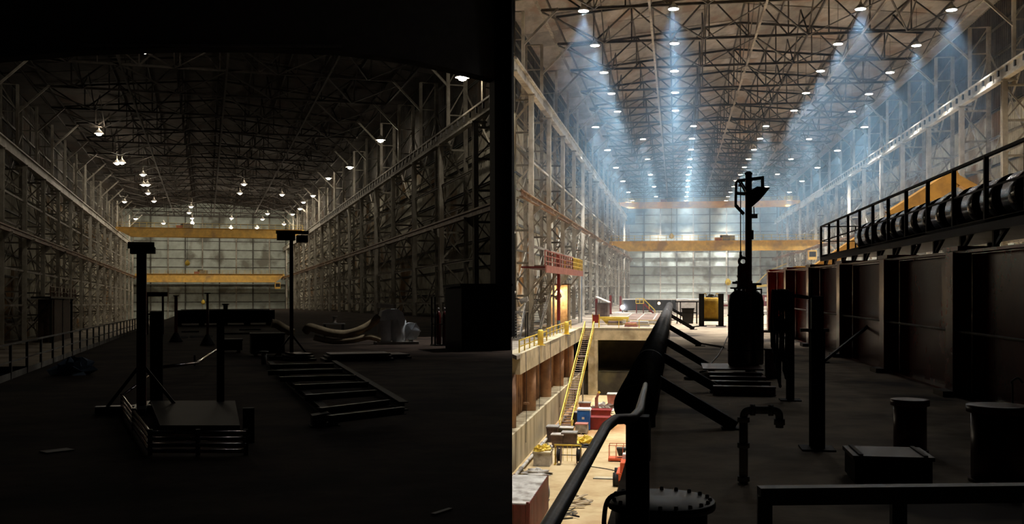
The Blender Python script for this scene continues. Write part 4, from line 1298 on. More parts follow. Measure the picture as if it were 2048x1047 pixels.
# orange man basket and boom lift
p = Q(1238, 923)
t = thing(RH, 'man_basket', 'orange man basket with a hopper on the pit floor', 'basket', p)
box(t, 'tray', -1.0, 1.0, 0, 1.4, .1, .3, 'orange')
for x in (-.95, -.3, .35, .95):
    for y in (.05, 1.35):
        bar(t, 'post', (x, y, .3), (x, y, 1.5), .05, .05, 'orange')
for y in (.05, 1.35):
    bar(t, 'rail', (-.95, y, 1.5), (.95, y, 1.5), .05, .05, 'orange')
prism(t, 'hopper', [(-.05, .5), (.45, .5), (.65, 1.2), (-.25, 1.2)], .3, 1.1, 'dark_steel')
for x in (-.8, .8):
    bar(t, 'runner', (x, 0, .05), (x, 1.4, .05), .12, .1, 'dark_steel')
p = Q(1240, 977)
t = thing(RH, 'orange_lift', 'orange boom lift with black tyres half hidden behind the handrail post', 'boom lift', (p.x - .15, p.y + .5, PITW))
box(t, 'chassis', -.2, 1.8, .3, 3.2, .5, 1.1, 'orange')
box(t, 'body', .1, 1.7, .5, 2.9, 1.1, 1.9, 'orange')
box(t, 'counterweight', .2, 1.6, 2.3, 3.3, 1.6, 2.3, 'white')
for x in (-.25, 1.85):
    for y in (.6, 2.8):
        link('wheel', unit('cyl', 'rubber'), t, barM((x - .22, y, .55), (x + .22, y, .55), 1.1, 1.1))
        link('hub', unit('cyl', 'orange'), t, barM((x - .24, y, .55), (x + .24, y, .55), .5, .5))
bar(t, 'boom', (.9, 2.9, 2.0), (.9, -.4, 1.9), .5, .4, 'orange')
o = thing(RH, 'floor_grate', 'small steel grate let into the pit floor', 'grate', Q(1212, 958))
box(o, 'frame', -1.1, 1.1, 0, .16, 0, .06, 'dark_steel')
box(o, 'plate', -1.05, 1.05, .16, 1.1, 0, .04, 'concrete')
for i, (px, py, a, ln) in enumerate(((1158, 1010, .5, 1.8), (1163, 1004, .6, 1.9), (1150, 1016, .3, 1.5), (1168, 1010, .9, 1.7), (1160, 1000, 1.2, 2.2))):
    p = Q(px, py)
    o = bar(RH, 'plank', p + Vector((-math.cos(a) * ln / 2, -math.sin(a) * ln / 2, .05 + .055 * i)), p + Vector((math.cos(a) * ln / 2, math.sin(a) * ln / 2, .05 + .055 * i)), .26, .05, 'wood')
    tag(o, 'weathered plank in the small stack, %s from the bottom' % ORD[i], 'plank', 'planks on the pit floor')
for i in range(14):
    a = random.uniform(0, PI)
    p = Q(1138 + random.uniform(-14, 12), 1026 + random.uniform(-12, 12))
    ln = random.uniform(.5, 1.1)
    h = .06 + .05 * (i % 4)
    o = bar(RH, 'scrap_offcut', p + Vector((-math.cos(a) * ln / 2, -math.sin(a) * ln / 2, h)), p + Vector((math.cos(a) * ln / 2, math.sin(a) * ln / 2, h)), .12, .1, 'grey' if i % 2 else 'dark_steel', 'L')
    tag(o, 'short steel offcut in the scrap heap before the planks', 'scrap', 'steel offcuts on the pit floor')
o = bar(RH, 'steel_angle', Q(1150, 990) + Vector((0, 0, .1)), Q(1182, 1005) + Vector((0, 0, .1)), .2, .14, 'grey_light', 'L')
tag(o, 'long pale steel angle lying beside the planks', 'bar')
o = tube(RH, 'floor_cable', [p_ + Vector((0, 0, .04)) for p_ in smooth_path([Q(1165, 930), Q(1195, 935), Q(1215, 938), Q(1232, 942)])], .04, 'dark_steel', 5)
tag(o, 'thin cable lying across the pit floor', 'cable')

# ================================================================== bright hall: lower floor edge and left wall
t = thing(RH, 'edge_railing', 'yellow guard rail along the left edge of the pit', 'railing', (-14.4, 92, COP), group='yellow guard rails')
railing(t, [(0, 0, 0), (0, 20, 0)], 1.15, 'yellow', .12, .1, 3.3)
t = thing(RH, 'edge_railing', 'yellow guard rail between the left wall columns and the stair head', 'railing', (-15.2, 118, COP), group='yellow guard rails')
railing(t, [(0, 0, 0), (0, 28, 0)], 1.15, 'yellow', .12, .1, 3.3)
t = thing(RH, 'edge_railing', 'thin yellow guard rail along the far edge of the pit', 'railing', (-11.4, PITV + .6, COP), group='yellow guard rails')
railing(t, [(0, 0, 0), (12, 0, 0)], 1.15, 'yellow', .09, .07, 3.0)
for i, (px, py, lab) in enumerate(((1081, 690, 'short yellow bollard nearest on the pit edge walk'), (1133, 668, 'short yellow bollard farther along the pit edge walk'))):
    p = RH.at(px, py, COP)
    t = thing(RH, 'bollard', lab, 'bollard', p)
    lathe(t, 'post', [(.3, 0), (.3, 1.5), (.22, 1.65)], 'yellow', n=14)
    lathe(t, 'base', [(.5, 0), (.5, .06)], 'yellow', n=14)
p = Vector((-11.9, PITV + 1.6, COP))
t = thing(RH, 'gate_post', 'red and yellow gate box at the head of the pit stair', 'gate', p)
box(t, 'red_box', -.45, .45, -.2, .2, .7, 1.9, 'red_paint')
for x in (-.5, .5):
    bar(t, 'post', (x, 0, 0), (x, 0, 2.0), .12, .12, 'yellow')

# maroon platform on the left wall
v0, v1, w = 119.0, 167.0, 4.4
t = thing(RH, 'wall_platform', 'maroon railed platform with a yellow end bracketed to the left columns', 'platform', (-18.4, v0, w))
for k in range(12):
    box(t, 'deck_plate', 0, 3.0, k * 4 + .02, k * 4 + 3.98, -.2, 0, 'maroon')
bar(t, 'edge_beam', (3.0, 0, -.3), (3.0, 48, -.3), .14, .9, 'red_faded')
railing(t, [(2.9, 0, 0), (2.9, 32, 0)], 1.9, 'red_faded', .16, .14, 3.0, 2)
railing(t, [(2.9, 32, 0), (2.9, 48, 0), (0, 48, 0)], 1.9, 'yellow', .16, .14, 2.3, 2)
bar(t, 'maroon_column', (2.8, 15, -7), (2.8, 15, 1.9), .4, .4, 'red_paint')
for y in (3, 15, 29, 45):
    bar(t, 'bracket', (2.9, y, -.3), (0, y, -4.0), .25, .25, 'steel')
    bar(t, 'leg', (.4, y, -.2), (.4, y, COP - w), .3, .3, 'steel')
t2 = thing(RH, 'access_stair', 'grey steel stair climbing from the lower floor to the maroon platform', 'stair', (-17.4, 122, COP))
stair(t2, (0, 0, 0), (.2, 14, w - COP - 1.6), 1.5, 24, 'grey', 'grey', 'grey', 1.0, (1, 0, 0), .1)
t3 = thing(RH, 'access_stair', 'small dark stair at the foot of the left wall columns', 'stair', (-18.3, 113, COP))
stair(t3, (0, 0, 0), (0, 4, 3.2), 1.4, 10, 'dark_steel', 'grey', 'grey', 1.0, (1, 0, 0), .08)
box(t3, 'landing', -.8, .8, 4, 6, 3.1, 3.2, 'grey')
for y in (4.2, 5.8):
    for x in (-.7, .7):
        bar(t3, 'leg', (x, y, 0), (x, y, 3.1), .12, .12, 'dark_steel')
for i, (px, py, v) in enumerate(((1048, 600, 118), (1085, 601, 131), (1116, 593, 147))):
    p = RH.atv(px, py, v)
    o = thing(RH, 'work_light', ['boxy work light on the nearest left column', 'tilted boxy work light beside the grey stair', 'boxy work light above the lit doorway'][i], 'work light', p, group='work lights on the left wall')
    prism(o, 'housing', [(-.55, .1), (.4, .45), (.55, -.05), (-.3, -.5)], -.4, .4, 'grey_light')
    prism(o, 'lens', [(-.5, -.06), (.42, -.08), (.36, -.22), (-.3, -.38)], -.43, -.4, 'grey')
    bar(o, 'bracket', (0, .4, 0), (-1.2, .9, .2), .12, .12, 'dark_steel')
# lit work booth under the platform
p = RH.atv(1116, 628, 158)
t = thing(RH, 'work_booth', 'small open work booth lit warm orange under the maroon platform', 'booth', (p.x, 158, COP))
box(t, 'back_panel', -1.6, 1.6, 2.4, 2.6, 0, 6.4, 'wood')
box(t, 'side_panel', -1.7, -1.5, 0, 2.6, 0, 6.4, 'wood')
box(t, 'side_panel', 1.5, 1.7, 0, 2.6, 0, 6.4, 'wood')
box(t, 'roof', -1.8, 1.8, -.2, 2.7, 6.4, 6.6, 'brown_box')
lathe(t, 'lamp', [(.1, 5.9), (.45, 5.5), (.45, 5.3), (.1, 5.2)], 'flame_glow', (0, 1.0, 0), 12)
ld = bpy.data.lights.new('booth_light', 'POINT'); ld.energy = 1400; ld.color = (1, .66, .36); ld.shadow_soft_size = .3
link('booth_light', ld, t, Matrix.Translation((0, .6, 4.8)))
for i, (u, v, m_, h) in enumerate(((-16.3, 140, 'blue_grey', 5.2), (-16.2, 172, 'blue_grey', 8.0), (-16.6, 176, 'orange', 6.0), (-16.0, 168, 'white', 8.0))):
    o = bar(RH, 'standing_pipe', (u, v, COP), (u, v, COP + h), .5, .5, m_, 'cyl')
    tag(o, ['short blue grey pipe standing by the pit edge walk', 'tall blue grey pipe standing under the yellow platform end', 'orange pipe standing under the yellow platform end', 'white pipe standing under the yellow platform end'][i], 'pipe')

# ================================================================== bright hall: lower floor far away
def G(px, py):
    return RH.at(px, py, COP)
for i, (px, y0, y1) in enumerate(((1193, 634, 597), (1221, 628, 590), (1241, 622, 592))):
    p = G(px, y0)
    t = thing(RH, 'red_column', ['bright red steel column left of the grey shed', 'maroon column right of the grey shed', 'maroon column behind the welding arc'][i], 'column', p, group='red columns on the lower floor')
    bar(t, 'shaft', (0, 0, 0), (0, 0, px_m(p, y0 - y1)), .5, .5, 'red_paint', 'H')
    box(t, 'base_plate', -.5, .5, -.5, .5, 0, .06, 'red_paint')
p = G(1205, 636)
t = thing(RH, 'grey_shed', 'weathered grey shed with a slanted pale roof by the left columns', 'shed', p)
box(t, 'walls', -1.1, 1.0, 0, 6, 0, 2.9, 'plate_brown')
prism(t, 'roof', [(-1.4, 3.9), (1.2, 2.9), (1.2, 3.1), (-1.4, 4.2)], -.3, 6.3, 'grey_light')
box(t, 'door', -.4, .4, -.06, 0, 0, 2.0, 'brown_box')
# brown hatch covers
a, b = G(1238, 648), G(1312, 628)
t = thing(RH, 'hatch_cover', 'brown deck of hatch panels with pale seams on the lower floor', 'hatch', (-9.0, 164, COP))
for k in range(5):
    for j in range(2):
        box(t, 'panel', k * 2.6 + .1, k * 2.6 + 2.5, j * 22 + .2, j * 22 + 21.8, 0, .5, 'plate_brown')
    bar(t, 'seam_bar', (k * 2.6, 0, .5), (k * 2.6, 44, .5), .22, .12, 'grey_light')
bar(t, 'front_bar', (0, 0, .4), (13, 0, .4), .3, .5, 'grey_light')
bar(t, 'back_bar', (0, 44, .4), (13, 44, .4), .3, .5, 'white')
# dark box section with a white edge
a = G(1247, 624)
t = thing(RH, 'steel_section', 'long dark hull section with a white top edge on the lower floor', 'hull section', (a.x, a.y, COP))
ln = px_m(a, 158)
for k in range(5):
    box(t, 'plate', k * ln / 5 + .02, (k + 1) * ln / 5 - .02, 0, 6, .4, 3.0, 'dark_steel')
bar(t, 'white_edge', (-.2, -.1, 3.1), (ln + .2, -.1, 3.1), .4, .22, 'white')
for k in range(4):
    box(t, 'block', k * ln / 3.2, k * ln / 3.2 + .8, .5, 5, 0, .4, 'wood')
p = G(1296, 629)
t = thing(RH, 'yellow_stair', 'small yellow railed stair standing before the dark hull section', 'stair', p)
stair(t, (1.5, 0, 0), (-1.0, .2, 2.5), 1.0, 8, 'red_paint', 'grey', 'yellow', 1.0, (0, 1, 0), .14)
box(t, 'landing', -2.6, -.9, -.5, .7, 2.4, 2.55, 'yellow')
railing(t, [(-2.6, -.5, 2.55), (-.9, -.5, 2.55)], 1.0, 'yellow', .12, .12, .85)
for x in (-2.5, -1.0):
    bar(t, 'leg', (x, .6, 0), (x, .6, 2.5), .15, .15, 'red_paint')
    bar(t, 'leg', (x, -.4, 0), (x, -.4, 2.5), .15, .15, 'red_paint')
# welding arc
p = RH.atd(1245, 614, 238)
t = thing(RH, 'welding_arc', 'blinding white welding arc on the lower floor by the left wall', 'welding arc', p)
lathe(t, 'flash', [(.02, -.5), (.36, -.36), (.52, 0), (.36, .36), (.02, .5)], 'arc_glow', n=16)
bar(t, 'workpiece_post', (0, .3, -.4), (0, .3, COP - p.z), .3, .3, 'dark_steel')
ld = bpy.data.lights.new('arc_light', 'POINT'); ld.energy = 6000; ld.color = (.75, .85, 1); ld.shadow_soft_size = .5
link('arc_light', ld, t)
p = RH.atd(1318, 606, 232)
t = thing(RH, 'heat_lamp', 'small orange glowing work lamp before the dark hull section', 'lamp', p)
lathe(t, 'glow', [(.02, -.32), (.26, -.2), (.32, 0), (.22, .26), (.02, .34)], 'flame_glow', n=12)
bar(t, 'pole', (0, .15, -.2), (0, .15, COP - p.z), .12, .12, 'dark_steel')
# yellow spreader beam
p = G(1192, 650)
t = thing(RH, 'spreader_beam', 'yellow spreader beam lying on trestles beyond the stair head', 'beam', (p.x, p.y + 2, COP))
ln = px_m(p, 64)
prism(t, 'beam', [(0, .9), (ln, .9), (ln, 1.3), (0, 1.3)], 0, .6, 'yellow')
prism(t, 'taper', [(.8, .9), (ln - .9, .9), (ln * .62, .2), (1.4, .2)], .2, .4, 'yellow')
for x in (.3, ln - .3):
    bar(t, 'trestle', (x, .3, 0), (x, .3, .9), .2, .2, 'yellow')
for i, (px, py, w_, h_, m_, lab) in enumerate(((1278, 652, 3.2, .8, 'grey_light', 'pale low stack of plates behind the pit edge rail'), (1262, 653, 2.0, .6, 'red_faded', 'faded red low stack of plates behind the pit edge rail'),
                                              (1230, 650, 2.4, .7, 'plate_brown', 'brown low stack of plates under the yellow beam'))):
    p = G(px, py)
    t = thing(RH, 'plate_stack', lab, 'plates', p)
    for k in range(3):
        box(t, 'plate', -w_ / 2 + .06 * k, w_ / 2 - .1 * k, .05 * k, 2.5, k * h_ / 3, (k + 1) * h_ / 3 - .03, m_)
p = G(1376, 640)
t = thing(RH, 'white_trailer', 'bright white box trailer beyond the steel table frame', 'trailer', p)
box(t, 'box_body', -2.1, 2.6, 0, 8, 1.0, 3.8, 'white')
box(t, 'chassis', -2.0, 2.5, .1, 7.9, .7, 1.0, 'dark_steel')
for x in (-1.6, 2.1):
    for y in (1.2, 6.6):
        link('wheel', unit('cyl', 'rubber'), t, barM((x - .2, y, .5), (x + .2, y, .5), 1.0, 1.0))
p = G(1500, 612)
t = thing(RH, 'far_container', 'maroon container with a white placard far behind the mast', 'container', (p.x, p.y, COP))
corrugated(t, 'front_panel', 13.5, 3.4, .1, .6, 'red_paint', Matrix.Translation((-6.6, 0, .1)) @ Matrix.Diagonal((1, -1, 1, 1)))
box(t, 'body', -6.6, 6.9, .1, 4, .1, 3.5, 'red_paint')
box(t, 'placard', 4.4, 6.3, -.14, -.1, 1.6, 2.8, 'white')
box(t, 'roof', -6.8, 7.1, -.15, 4.1, 3.5, 3.65, 'grey')
p = G(1452, 622)
t = thing(RH, 'white_cart', 'small white and red cart between the yellow bag and the tanks', 'cart', p)
box(t, 'body', -1.0, 1.3, 0, 2.5, .5, 2.2, 'white')
box(t, 'stripe', -1.02, 1.32, -.05, 0, 1.2, 1.7, 'red_paint')
for x in (-.8, 1.0):
    link('wheel', unit('cyl', 'rubber'), t, barM((x - .15, .6, .4), (x + .15, .6, .4), .8, .8))
p = G(1528, 640)
t = thing(RH, 'white_trailer', 'white flat trailer seen between the tanks and the red girder', 'trailer', p)
box(t, 'box_body', -1.8, 2.2, 0, 6, .6, 1.6, 'white')
for x in (-1.4, 1.8):
    link('wheel', unit('cyl', 'rubber'), t, barM((x - .15, 1, .35), (x + .15, 1, .35), .7, .7))
# yellow jib crane far right
p = G(1540, 606)
t = thing(RH, 'jib_crane', 'yellow jib crane far behind the end of the red girder', 'jib crane', p)
bar(t, 'mast', (0, 0, 0), (0, 0, 12), .9, .9, 'yellow', 'cyl')
bar(t, 'jib', (1, 0, 6.6), (-6.5, 0, 6.2), .7, .9, 'yellow')
bar(t, 'tie', (0, 0, 12), (-5.5, 0, 6.6), .25, .25, 'yellow')
bar(t, 'tie', (0, 0, 12), (6, 0, 14.5), .25, .25, 'yellow')
# green cabinet on the far upper runway end
t = thing(RH, 'signal_board', 'pale green board high on the left columns near the end wall', 'board', (-17.5, 392, 26))
box(t, 'board', -1.8, 1.8, -.2, .2, 0, 4.5, 'blue_grey')
bar(t, 'bracket', (-1.6, .2, 2), (-1.6, 14, 2), .3, .3, 'steel')

# ================================================================== dark hall: things
def V(px, py, w=0.0):
    return LH.at(px, py, w)

# portal at the mouth of the dark hall
D0 = 55.0
t = thing(LH, 'trim_1', 'black portal frame with a cambered lintel at the mouth of the dark hall', 'portal', (0, 0, 0), kind='structure')
edge = [LH.atd(px, py, D0) for px, py in ((-220, 158), (0, 120), (170, 106), (350, 100), (520, 100), (680, 106), (820, 124), (930, 148), (1023, 170))]
vv = sum(e.y for e in edge) / len(edge)
outl = [(LH.atv(px, py, vv).x, LH.atv(px, py, vv).z) for px, py in ((-220, 158), (0, 120), (170, 106), (350, 100), (520, 100), (680, 106), (820, 124), (930, 148), (1018, 170))]
top = outl[0][1] + 9
prism(t, 'lintel', outl + [(outl[-1][0], top), (outl[0][0], top)], vv - .5, vv + .6, 'black_paint')
bar(t, 'lintel_lip', (outl[2][0], vv - .6, outl[2][1] + .25), (outl[5][0], vv - .6, outl[5][1] + .25), .1, .12, 'dark_steel')
ja, jb = LH.atv(985, 300, vv).x, LH.atv(1023.4, 300, vv).x
box(t, 'jamb', ja, jb, vv - .5, vv + .6, 0, top, 'black_paint')
box(t, 'jamb', outl[0][0] - 1, outl[0][0] + 1, vv - .5, vv + .6, -15, top, 'black_paint')

# light stands
def light_stand(label, bx, by, parts, pole_w, arm_y, arm):
    b = V(bx, by)
    k = (LH.M @ b).y / F
    t = thing(LH, 'light_stand', label, 'light stand', b)
    h = (by - arm_y) * k
    bar(t, 'pole', (0, 0, 0), (0, 0, h), pole_w, pole_w, 'red_paint')
    bar(t, 'arm', ((arm[0] - bx) * k, 0, h), ((arm[1] - bx) * k, 0, h), .1, .12, 'black_paint')
    for x0, x1, y0, y1 in parts:
        f = box(t, 'flood_light', (x0 - bx) * k, (x1 - bx) * k, -.16, .16, (by - y1) * k, (by - y0) * k, 'black_paint')
    bar(t, 'base', (-.8, 0, .06), (.8, 0, .06), .22, .12, 'dark_steel')
    bar(t, 'base', (0, -.8, .06), (0, .8, .06), .22, .12, 'dark_steel')
    for s in (-1, 1):
        bar(t, 'stay', (s * .6, 0, .1), (0, 0, .9), .06, .06, 'dark_steel')
light_stand('dark red light stand with two flood lights right of the dark hall middle', 583, 718, ((555, 590, 466, 480), (593, 615, 470, 484)), .13, 464, (553, 617))
light_stand('dark light stand with two flood lights before the left wall of the dark hall', 283, 822, ((262, 286, 495, 507), (291, 309, 494, 506)), .17, 490, (257, 307))

# rail frame
t = thing(LH, 'rail_frame', 'floor frame fenced by stacked shiny tube rails in the dark hall', 'frame', (0, 0, 0))
A_, B_, C_, D_, E_ = V(492, 886, .16), V(300, 886, .16), V(244, 806, .16), V(322, 744, .16), V(437, 697, .3)
zz_ = (.06, .14, .22, .30)
for z in zz_:
    a, b, c = (Vector((p.x, p.y, z)) for p in (A_, B_, C_))
    tube(t, 'tube_rail', [a, b.lerp(a, .06), b, b.lerp(c, .04), c], .028, 'tube_shiny', 8)
c, d, e = (Vector((p.x, p.y, .3)) for p in (C_, D_, E_))
tube(t, 'tube_rail', [c, d], .026, 'tube_shiny', 8)
tube(t, 'long_tube', [d, V(395, 725, .3), e], .045, 'tube_shiny', 8)
for p in (A_, A_.lerp(B_, .5), B_, B_.lerp(C_, .5), C_, C_.lerp(D_, .5), D_, D_.lerp(E_, .5), E_):
    bar(t, 'rail_post', (p.x, p.y + .05, 0), (p.x, p.y + .05, .34), .06, .06, 'black_paint')
pl = [V(320, 868), V(480, 868), V(470, 815), V(300, 815)]
prism(t, 'deck', [(p.x, p.y) for p in pl], .02, .14, 'black_paint', 'z')
for px, by, ty, w_, lab in ((313, 805, 622, .24, 'thick'), (441, 816, 640, .14, 'thin')):
    p = V(px, by)
    h = (by - ty) * (LH.M @ p).y / F
    bar(t, 'mast_post', (p.x, p.y, 0), (p.x, p.y, h), w_, w_, 'black_paint', 'H')
p = V(497, 884)
bar(t, 'end_post', (p.x, p.y, 0), (p.x, p.y, .5), .16, .16, 'black_paint')

# bar rack
t = thing(LH, 'bar_rack', 'low rack of parallel dark steel bars on the floor of the dark hall', 'rack', (0, 0, 0))
ends = [((540, 732), (668, 730)), ((536, 745), (685, 741)), ((560, 758), (712, 754)), ((590, 774), (737, 768)), ((610, 795), (752, 785)), ((640, 822), (778, 805)), ((657, 838), (808, 820))]
for a, b in ends:
    bar(t, 'cross_bar', V(*a, .22), V(*b, .22), .11, .12, 'dark_steel', 'H')
for k in (0, 1):
    p, q = V(*ends[0][k], 0), V(*ends[-1][k], 0)
    bar(t, 'side_beam', (p.x, p.y, .08), (q.x, q.y, .08), .16, .16, 'black_paint', 'H')
p = V(650, 850)
t = thing(LH, 'wedge_block', 'small grey block at the near corner of the bar rack', 'block', p)
prism(t, 'block', [(-.22, 0), (.2, 0), (.2, .1), (.05, .22), (-.22, .18)], -.15, .15, 'grey')
box(t, 'pad', -.25, .23, -.18, .18, -.0, .015, 'rubber')

# dust collector with duct
b = V(788, 688)
k = (LH.M @ b).y / F
def dm_(px, py):
    return ((px - 788) * k, (688 - py) * k)
t = thing(LH, 'dust_collector', 'pale grey dust collector machine with rounded hood in the dark hall', 'machine', b)
for px, r in ((769, .34), (798, .36)):
    x = dm_(px, 0)[0]
    lathe(t, 'tank', [(r * .85, .12), (r, .2), (r, 1.1), (r * .8, 1.3), (r * .4, 1.42)], 'machine_white', (x, 0, 0), 20)
hd = [(dm_(*p)) for p in ((757, 640), (762, 622), (775, 617), (792, 617), (803, 624), (808, 638), (806, 650), (796, 652), (792, 638), (770, 640))]
prism(t, 'hood', hd, -.4, .4, 'machine_white')
x0, z0 = dm_(757, 615); x1, z1 = dm_(784, 607)
box(t, 'filter_cap', x0, x1, -.4, .4, z0, z1, 'white')
box(t, 'base', dm_(750, 0)[0], dm_(835, 0)[0], -.45, .45, 0, .13, 'grey')
fx, fz = dm_(822, 662)
link('fan_housing', unit('cyl', 'machine_white'), t, barM((fx, -.22, fz), (fx, .22, fz), .85, .85))
link('motor', unit('cyl', 'grey'), t, barM((fx, .2, fz), (fx, .75, fz), .4, .4))
for q in range(6):
    a = q * PI / 3
    bar(t, 'fan_rib', (fx, -.25, fz), (fx + .45 * math.cos(a), -.25, fz + .45 * math.sin(a)), .05, .08, 'machine_white')
bar(t, 'fan_leg', (fx, 0, .1), (fx, 0, fz), .2, .2, 'grey')
def duct(label, pts, r, name='flexible_duct'):
    pp = smooth_path([Vector(b) + Vector((*([dm_(px, py)[0], y_, dm_(px, py)[1]]),)) for px, py, y_ in pts], 14)
    rr = [r * (1 + .07 * (i % 2)) for i in range(len(pp))]
    o = tube(LH, name, pp, rr, 'hose', 12)
    tag(o, label, 'duct')
duct('long tan flexible duct sagging from the dust collector', ((758, 632, -.1), (740, 648, -.1), (716, 660, -.1), (692, 666, 0), (665, 664, 0), (640, 657, 0), (622, 652, 0), (615, 660, .2)), .19)
duct('short tan flexible duct beside the light stand', ((552, 644, 1), (562, 646, 1), (576, 655, .8), (592, 664, .6)), .2)
duct('lower tan duct lying on the floor before the dust collector', ((758, 678, -.3), (735, 672, -.3), (705, 678, -.2), (668, 680, 0), (630, 672, 0)), .14)
p = V(678, 681)
t = thing(LH, 'small_table', 'small dark work table with a pale fitting on it', 'table', (p.x, p.y + 2, 0))
for x in (-.5, .5):
    for y in (0, .6):
        bar(t, 'leg', (x, y, 0), (x, y, .85), .06, .06, 'dark_steel')
box(t, 'top', -.6, .6, -.05, .65, .85, .9, 'grey')
o = lathe(LH, 'pipe_fitting', [(.16, 0), (.16, .04), (.09, .06), (.09, .34), (.16, .36), (.16, .4)], 'grey_light', (p.x + .05, p.y + 2.3, .9), 14)
tag(o, 'pale flanged pipe fitting standing on the small work table', 'fitting')

# boxes and bits
def crate(label, px, py, w_, d_, h_, m_):
    t = thing(LH, 'crate', label, 'crate', V(px, py))
    box(t, 'body', -w_ / 2, w_ / 2, 0, d_, .1, h_, m_)
    box(t, 'lid', -w_ / 2 - .03, w_ / 2 + .03, -.03, d_ + .03, h_, h_ + .06, m_)
    for x in (-w_ * .35, w_ * .35):
        box(t, 'bearer', x - .06, x + .06, 0, d_, 0, .1, 'wood')
    for x in (-w_ * .5, w_ * .5 - .08):
        box(t, 'batten', x, x + .08, -.03, 0, .1, h_, m_)
crate('black crate left of the light stand foot in the dark hall', 536, 712, 1.25, 1.2, .82, 'black_paint')
crate('low black crate behind the shiny long tube', 462, 705, .9, 1.0, .5, 'black_paint')
p = V(528, 728)
t = thing(LH, 'pipe_stub', 'short pale flanged pipe stub on the floor before the black crate', 'pipe', p)
lathe(t, 'pipe', [(.09, 0), (.09, .4)], 'grey_light', n=14)
lathe(t, 'flange', [(.15, .4), (.15, .44), (.08, .445)], 'grey_light', n=16)
for i, (px, py, w_, lab) in enumerate(((720, 722, 2.4, 'dark flat plate stack on the floor before the dust collector'), (775, 718, 1.8, 'dark flat plate lying right of the plate stack'), (608, 722, .9, 'dark low box beside the light stand foot'))):
    t = thing(LH, 'plate_stack', lab, 'plates', V(px, py), .1 * i)
    for q in range(2 + (i != 1)):
        box(t, 'plate', -w_ / 2 + .1 * q, w_ / 2 - .06 * q, .04 * q, 1.5, .01 + q * .09, .08 + q * .09, 'dark_steel')
for i, (px, py, w_, a, lab) in enumerate(((114, 902, .32, .5, 'small pale sheet lying on the floor at the lower left'), (884, 1024, .22, 1.2, 'pale strip lying on the floor at the lower right of the dark hall'))):
    o = bar(LH, 'loose_sheet', V(px, py) + Vector((-w_ / 2, -.1, .012)), V(px, py) + Vector((w_ / 2, .1, .012)), .24 if i == 0 else .05, .012, 'grey_light')
    tag(o, lab, 'sheet')
o = lump(LH, 'tarp_heap', V(150, 748), .6, .5, .4, 'blue_grey', 31, 12, .35)
tag(o, 'crumpled grey tarpaulin on the floor near the left guard rail', 'tarpaulin')

# jack stands and dark hull block
for i, (px, py, ty, lab) in enumerate(((352, 683, 592, 'dark jack stand with a cone foot left of the hall middle'), (415, 690, 587, 'tall thin dark jack stand with a cone foot at the hall middle'))):
    p = V(px, py)
    k = (LH.M @ p).y / F
    t = thing(LH, 'jack_stand', lab, 'jack stand', p)
    h = (py - ty) * k
    bar(t, 'shaft', (0, 0, .3), (0, 0, h), .16 - .05 * i, .16 - .05 * i, 'red_paint')
    lathe(t, 'cone_foot', [(.36, 0), (.34, .05), (.1, .5), (.06, .55)], 'black_paint', n=12)
    box(t, 'head_plate', -.14, .14, -.1, .1, h, h + .05, 'black_paint')
p = V(350, 652)
t = thing(LH, 'hull_block', 'long black hull block lying across the dark hall floor', 'hull section', p)
k = (LH.M @ p).y / F
ln = 195 * k
for q in range(6):
    box(t, 'plate', q * ln / 6 + .02, (q + 1) * ln / 6 - .02, 0, 5, .25, 1.45, 'dark_steel')
for q in range(5):
    box(t, 'support_block', q * ln / 4.3, q * ln / 4.3 + .5, .5, 4, 0, .25, 'wood')
bar(t, 'top_rail', (.5, -.05, 1.5), (ln - .5, -.05, 1.5), .1, .08, 'grey')
lathe(t, 'mooring_post', [(.2, 1.45), (.2, 1.9), (.32, 1.95), (.32, 2.05)], 'grey_light', (ln * .5, .6, 0), 12)
p = V(310, 668)
t = thing(LH, 'maroon_frame', 'maroon portal shaped frame behind the left light stand', 'frame', p)
k = (LH.M @ p).y / F
for x in (-.5, .5):
    bar(t, 'leg', (x, 0, 0), (x, 0, 80 * k), .14, .14, 'red_paint')
bar(t, 'top_beam', (-.8, 0, 80 * k), (.8, 0, 80 * k), .25, .3, 'red_paint')
bar(t, 'cross_beam', (-.5, 0, 40 * k), (.5, 0, 40 * k), .12, .12, 'red_paint')
for i, (px, py, w_, d_) in enumerate(((380, 664, 1.2, .4), (470, 668, 2.0, .5), (500, 660, 1.6, .5), (360, 676, .8, .3), (402, 674, 1.3, .25))):
    p = V(px, py)
    o = bar(LH, 'steel_bar', p + Vector((-w_ / 2, 0, .05)), p + Vector((w_ / 2, .3, .05)), .16, .1, 'grey_light', 'L')
    tag(o, ['pale steel bar on the floor left of the tall jack stand', 'pale steel bar on the floor right of the thin mast post', 'pale steel bar on the floor near the black crate', 'short pale bar beside the left jack stand foot', 'pale bar at the foot of the tall jack stand'][i], 'bar')

# guard rail on the floor edge
t = thing(LH, 'edge_railing', 'dark guard rail along the left edge of the dark hall floor', 'railing', (-5.05, 22, 0))
railing(t, [(0, 0, 0), (0, 78, 0)], .95, 'steel', .07, .05, 2.6, 1, True)

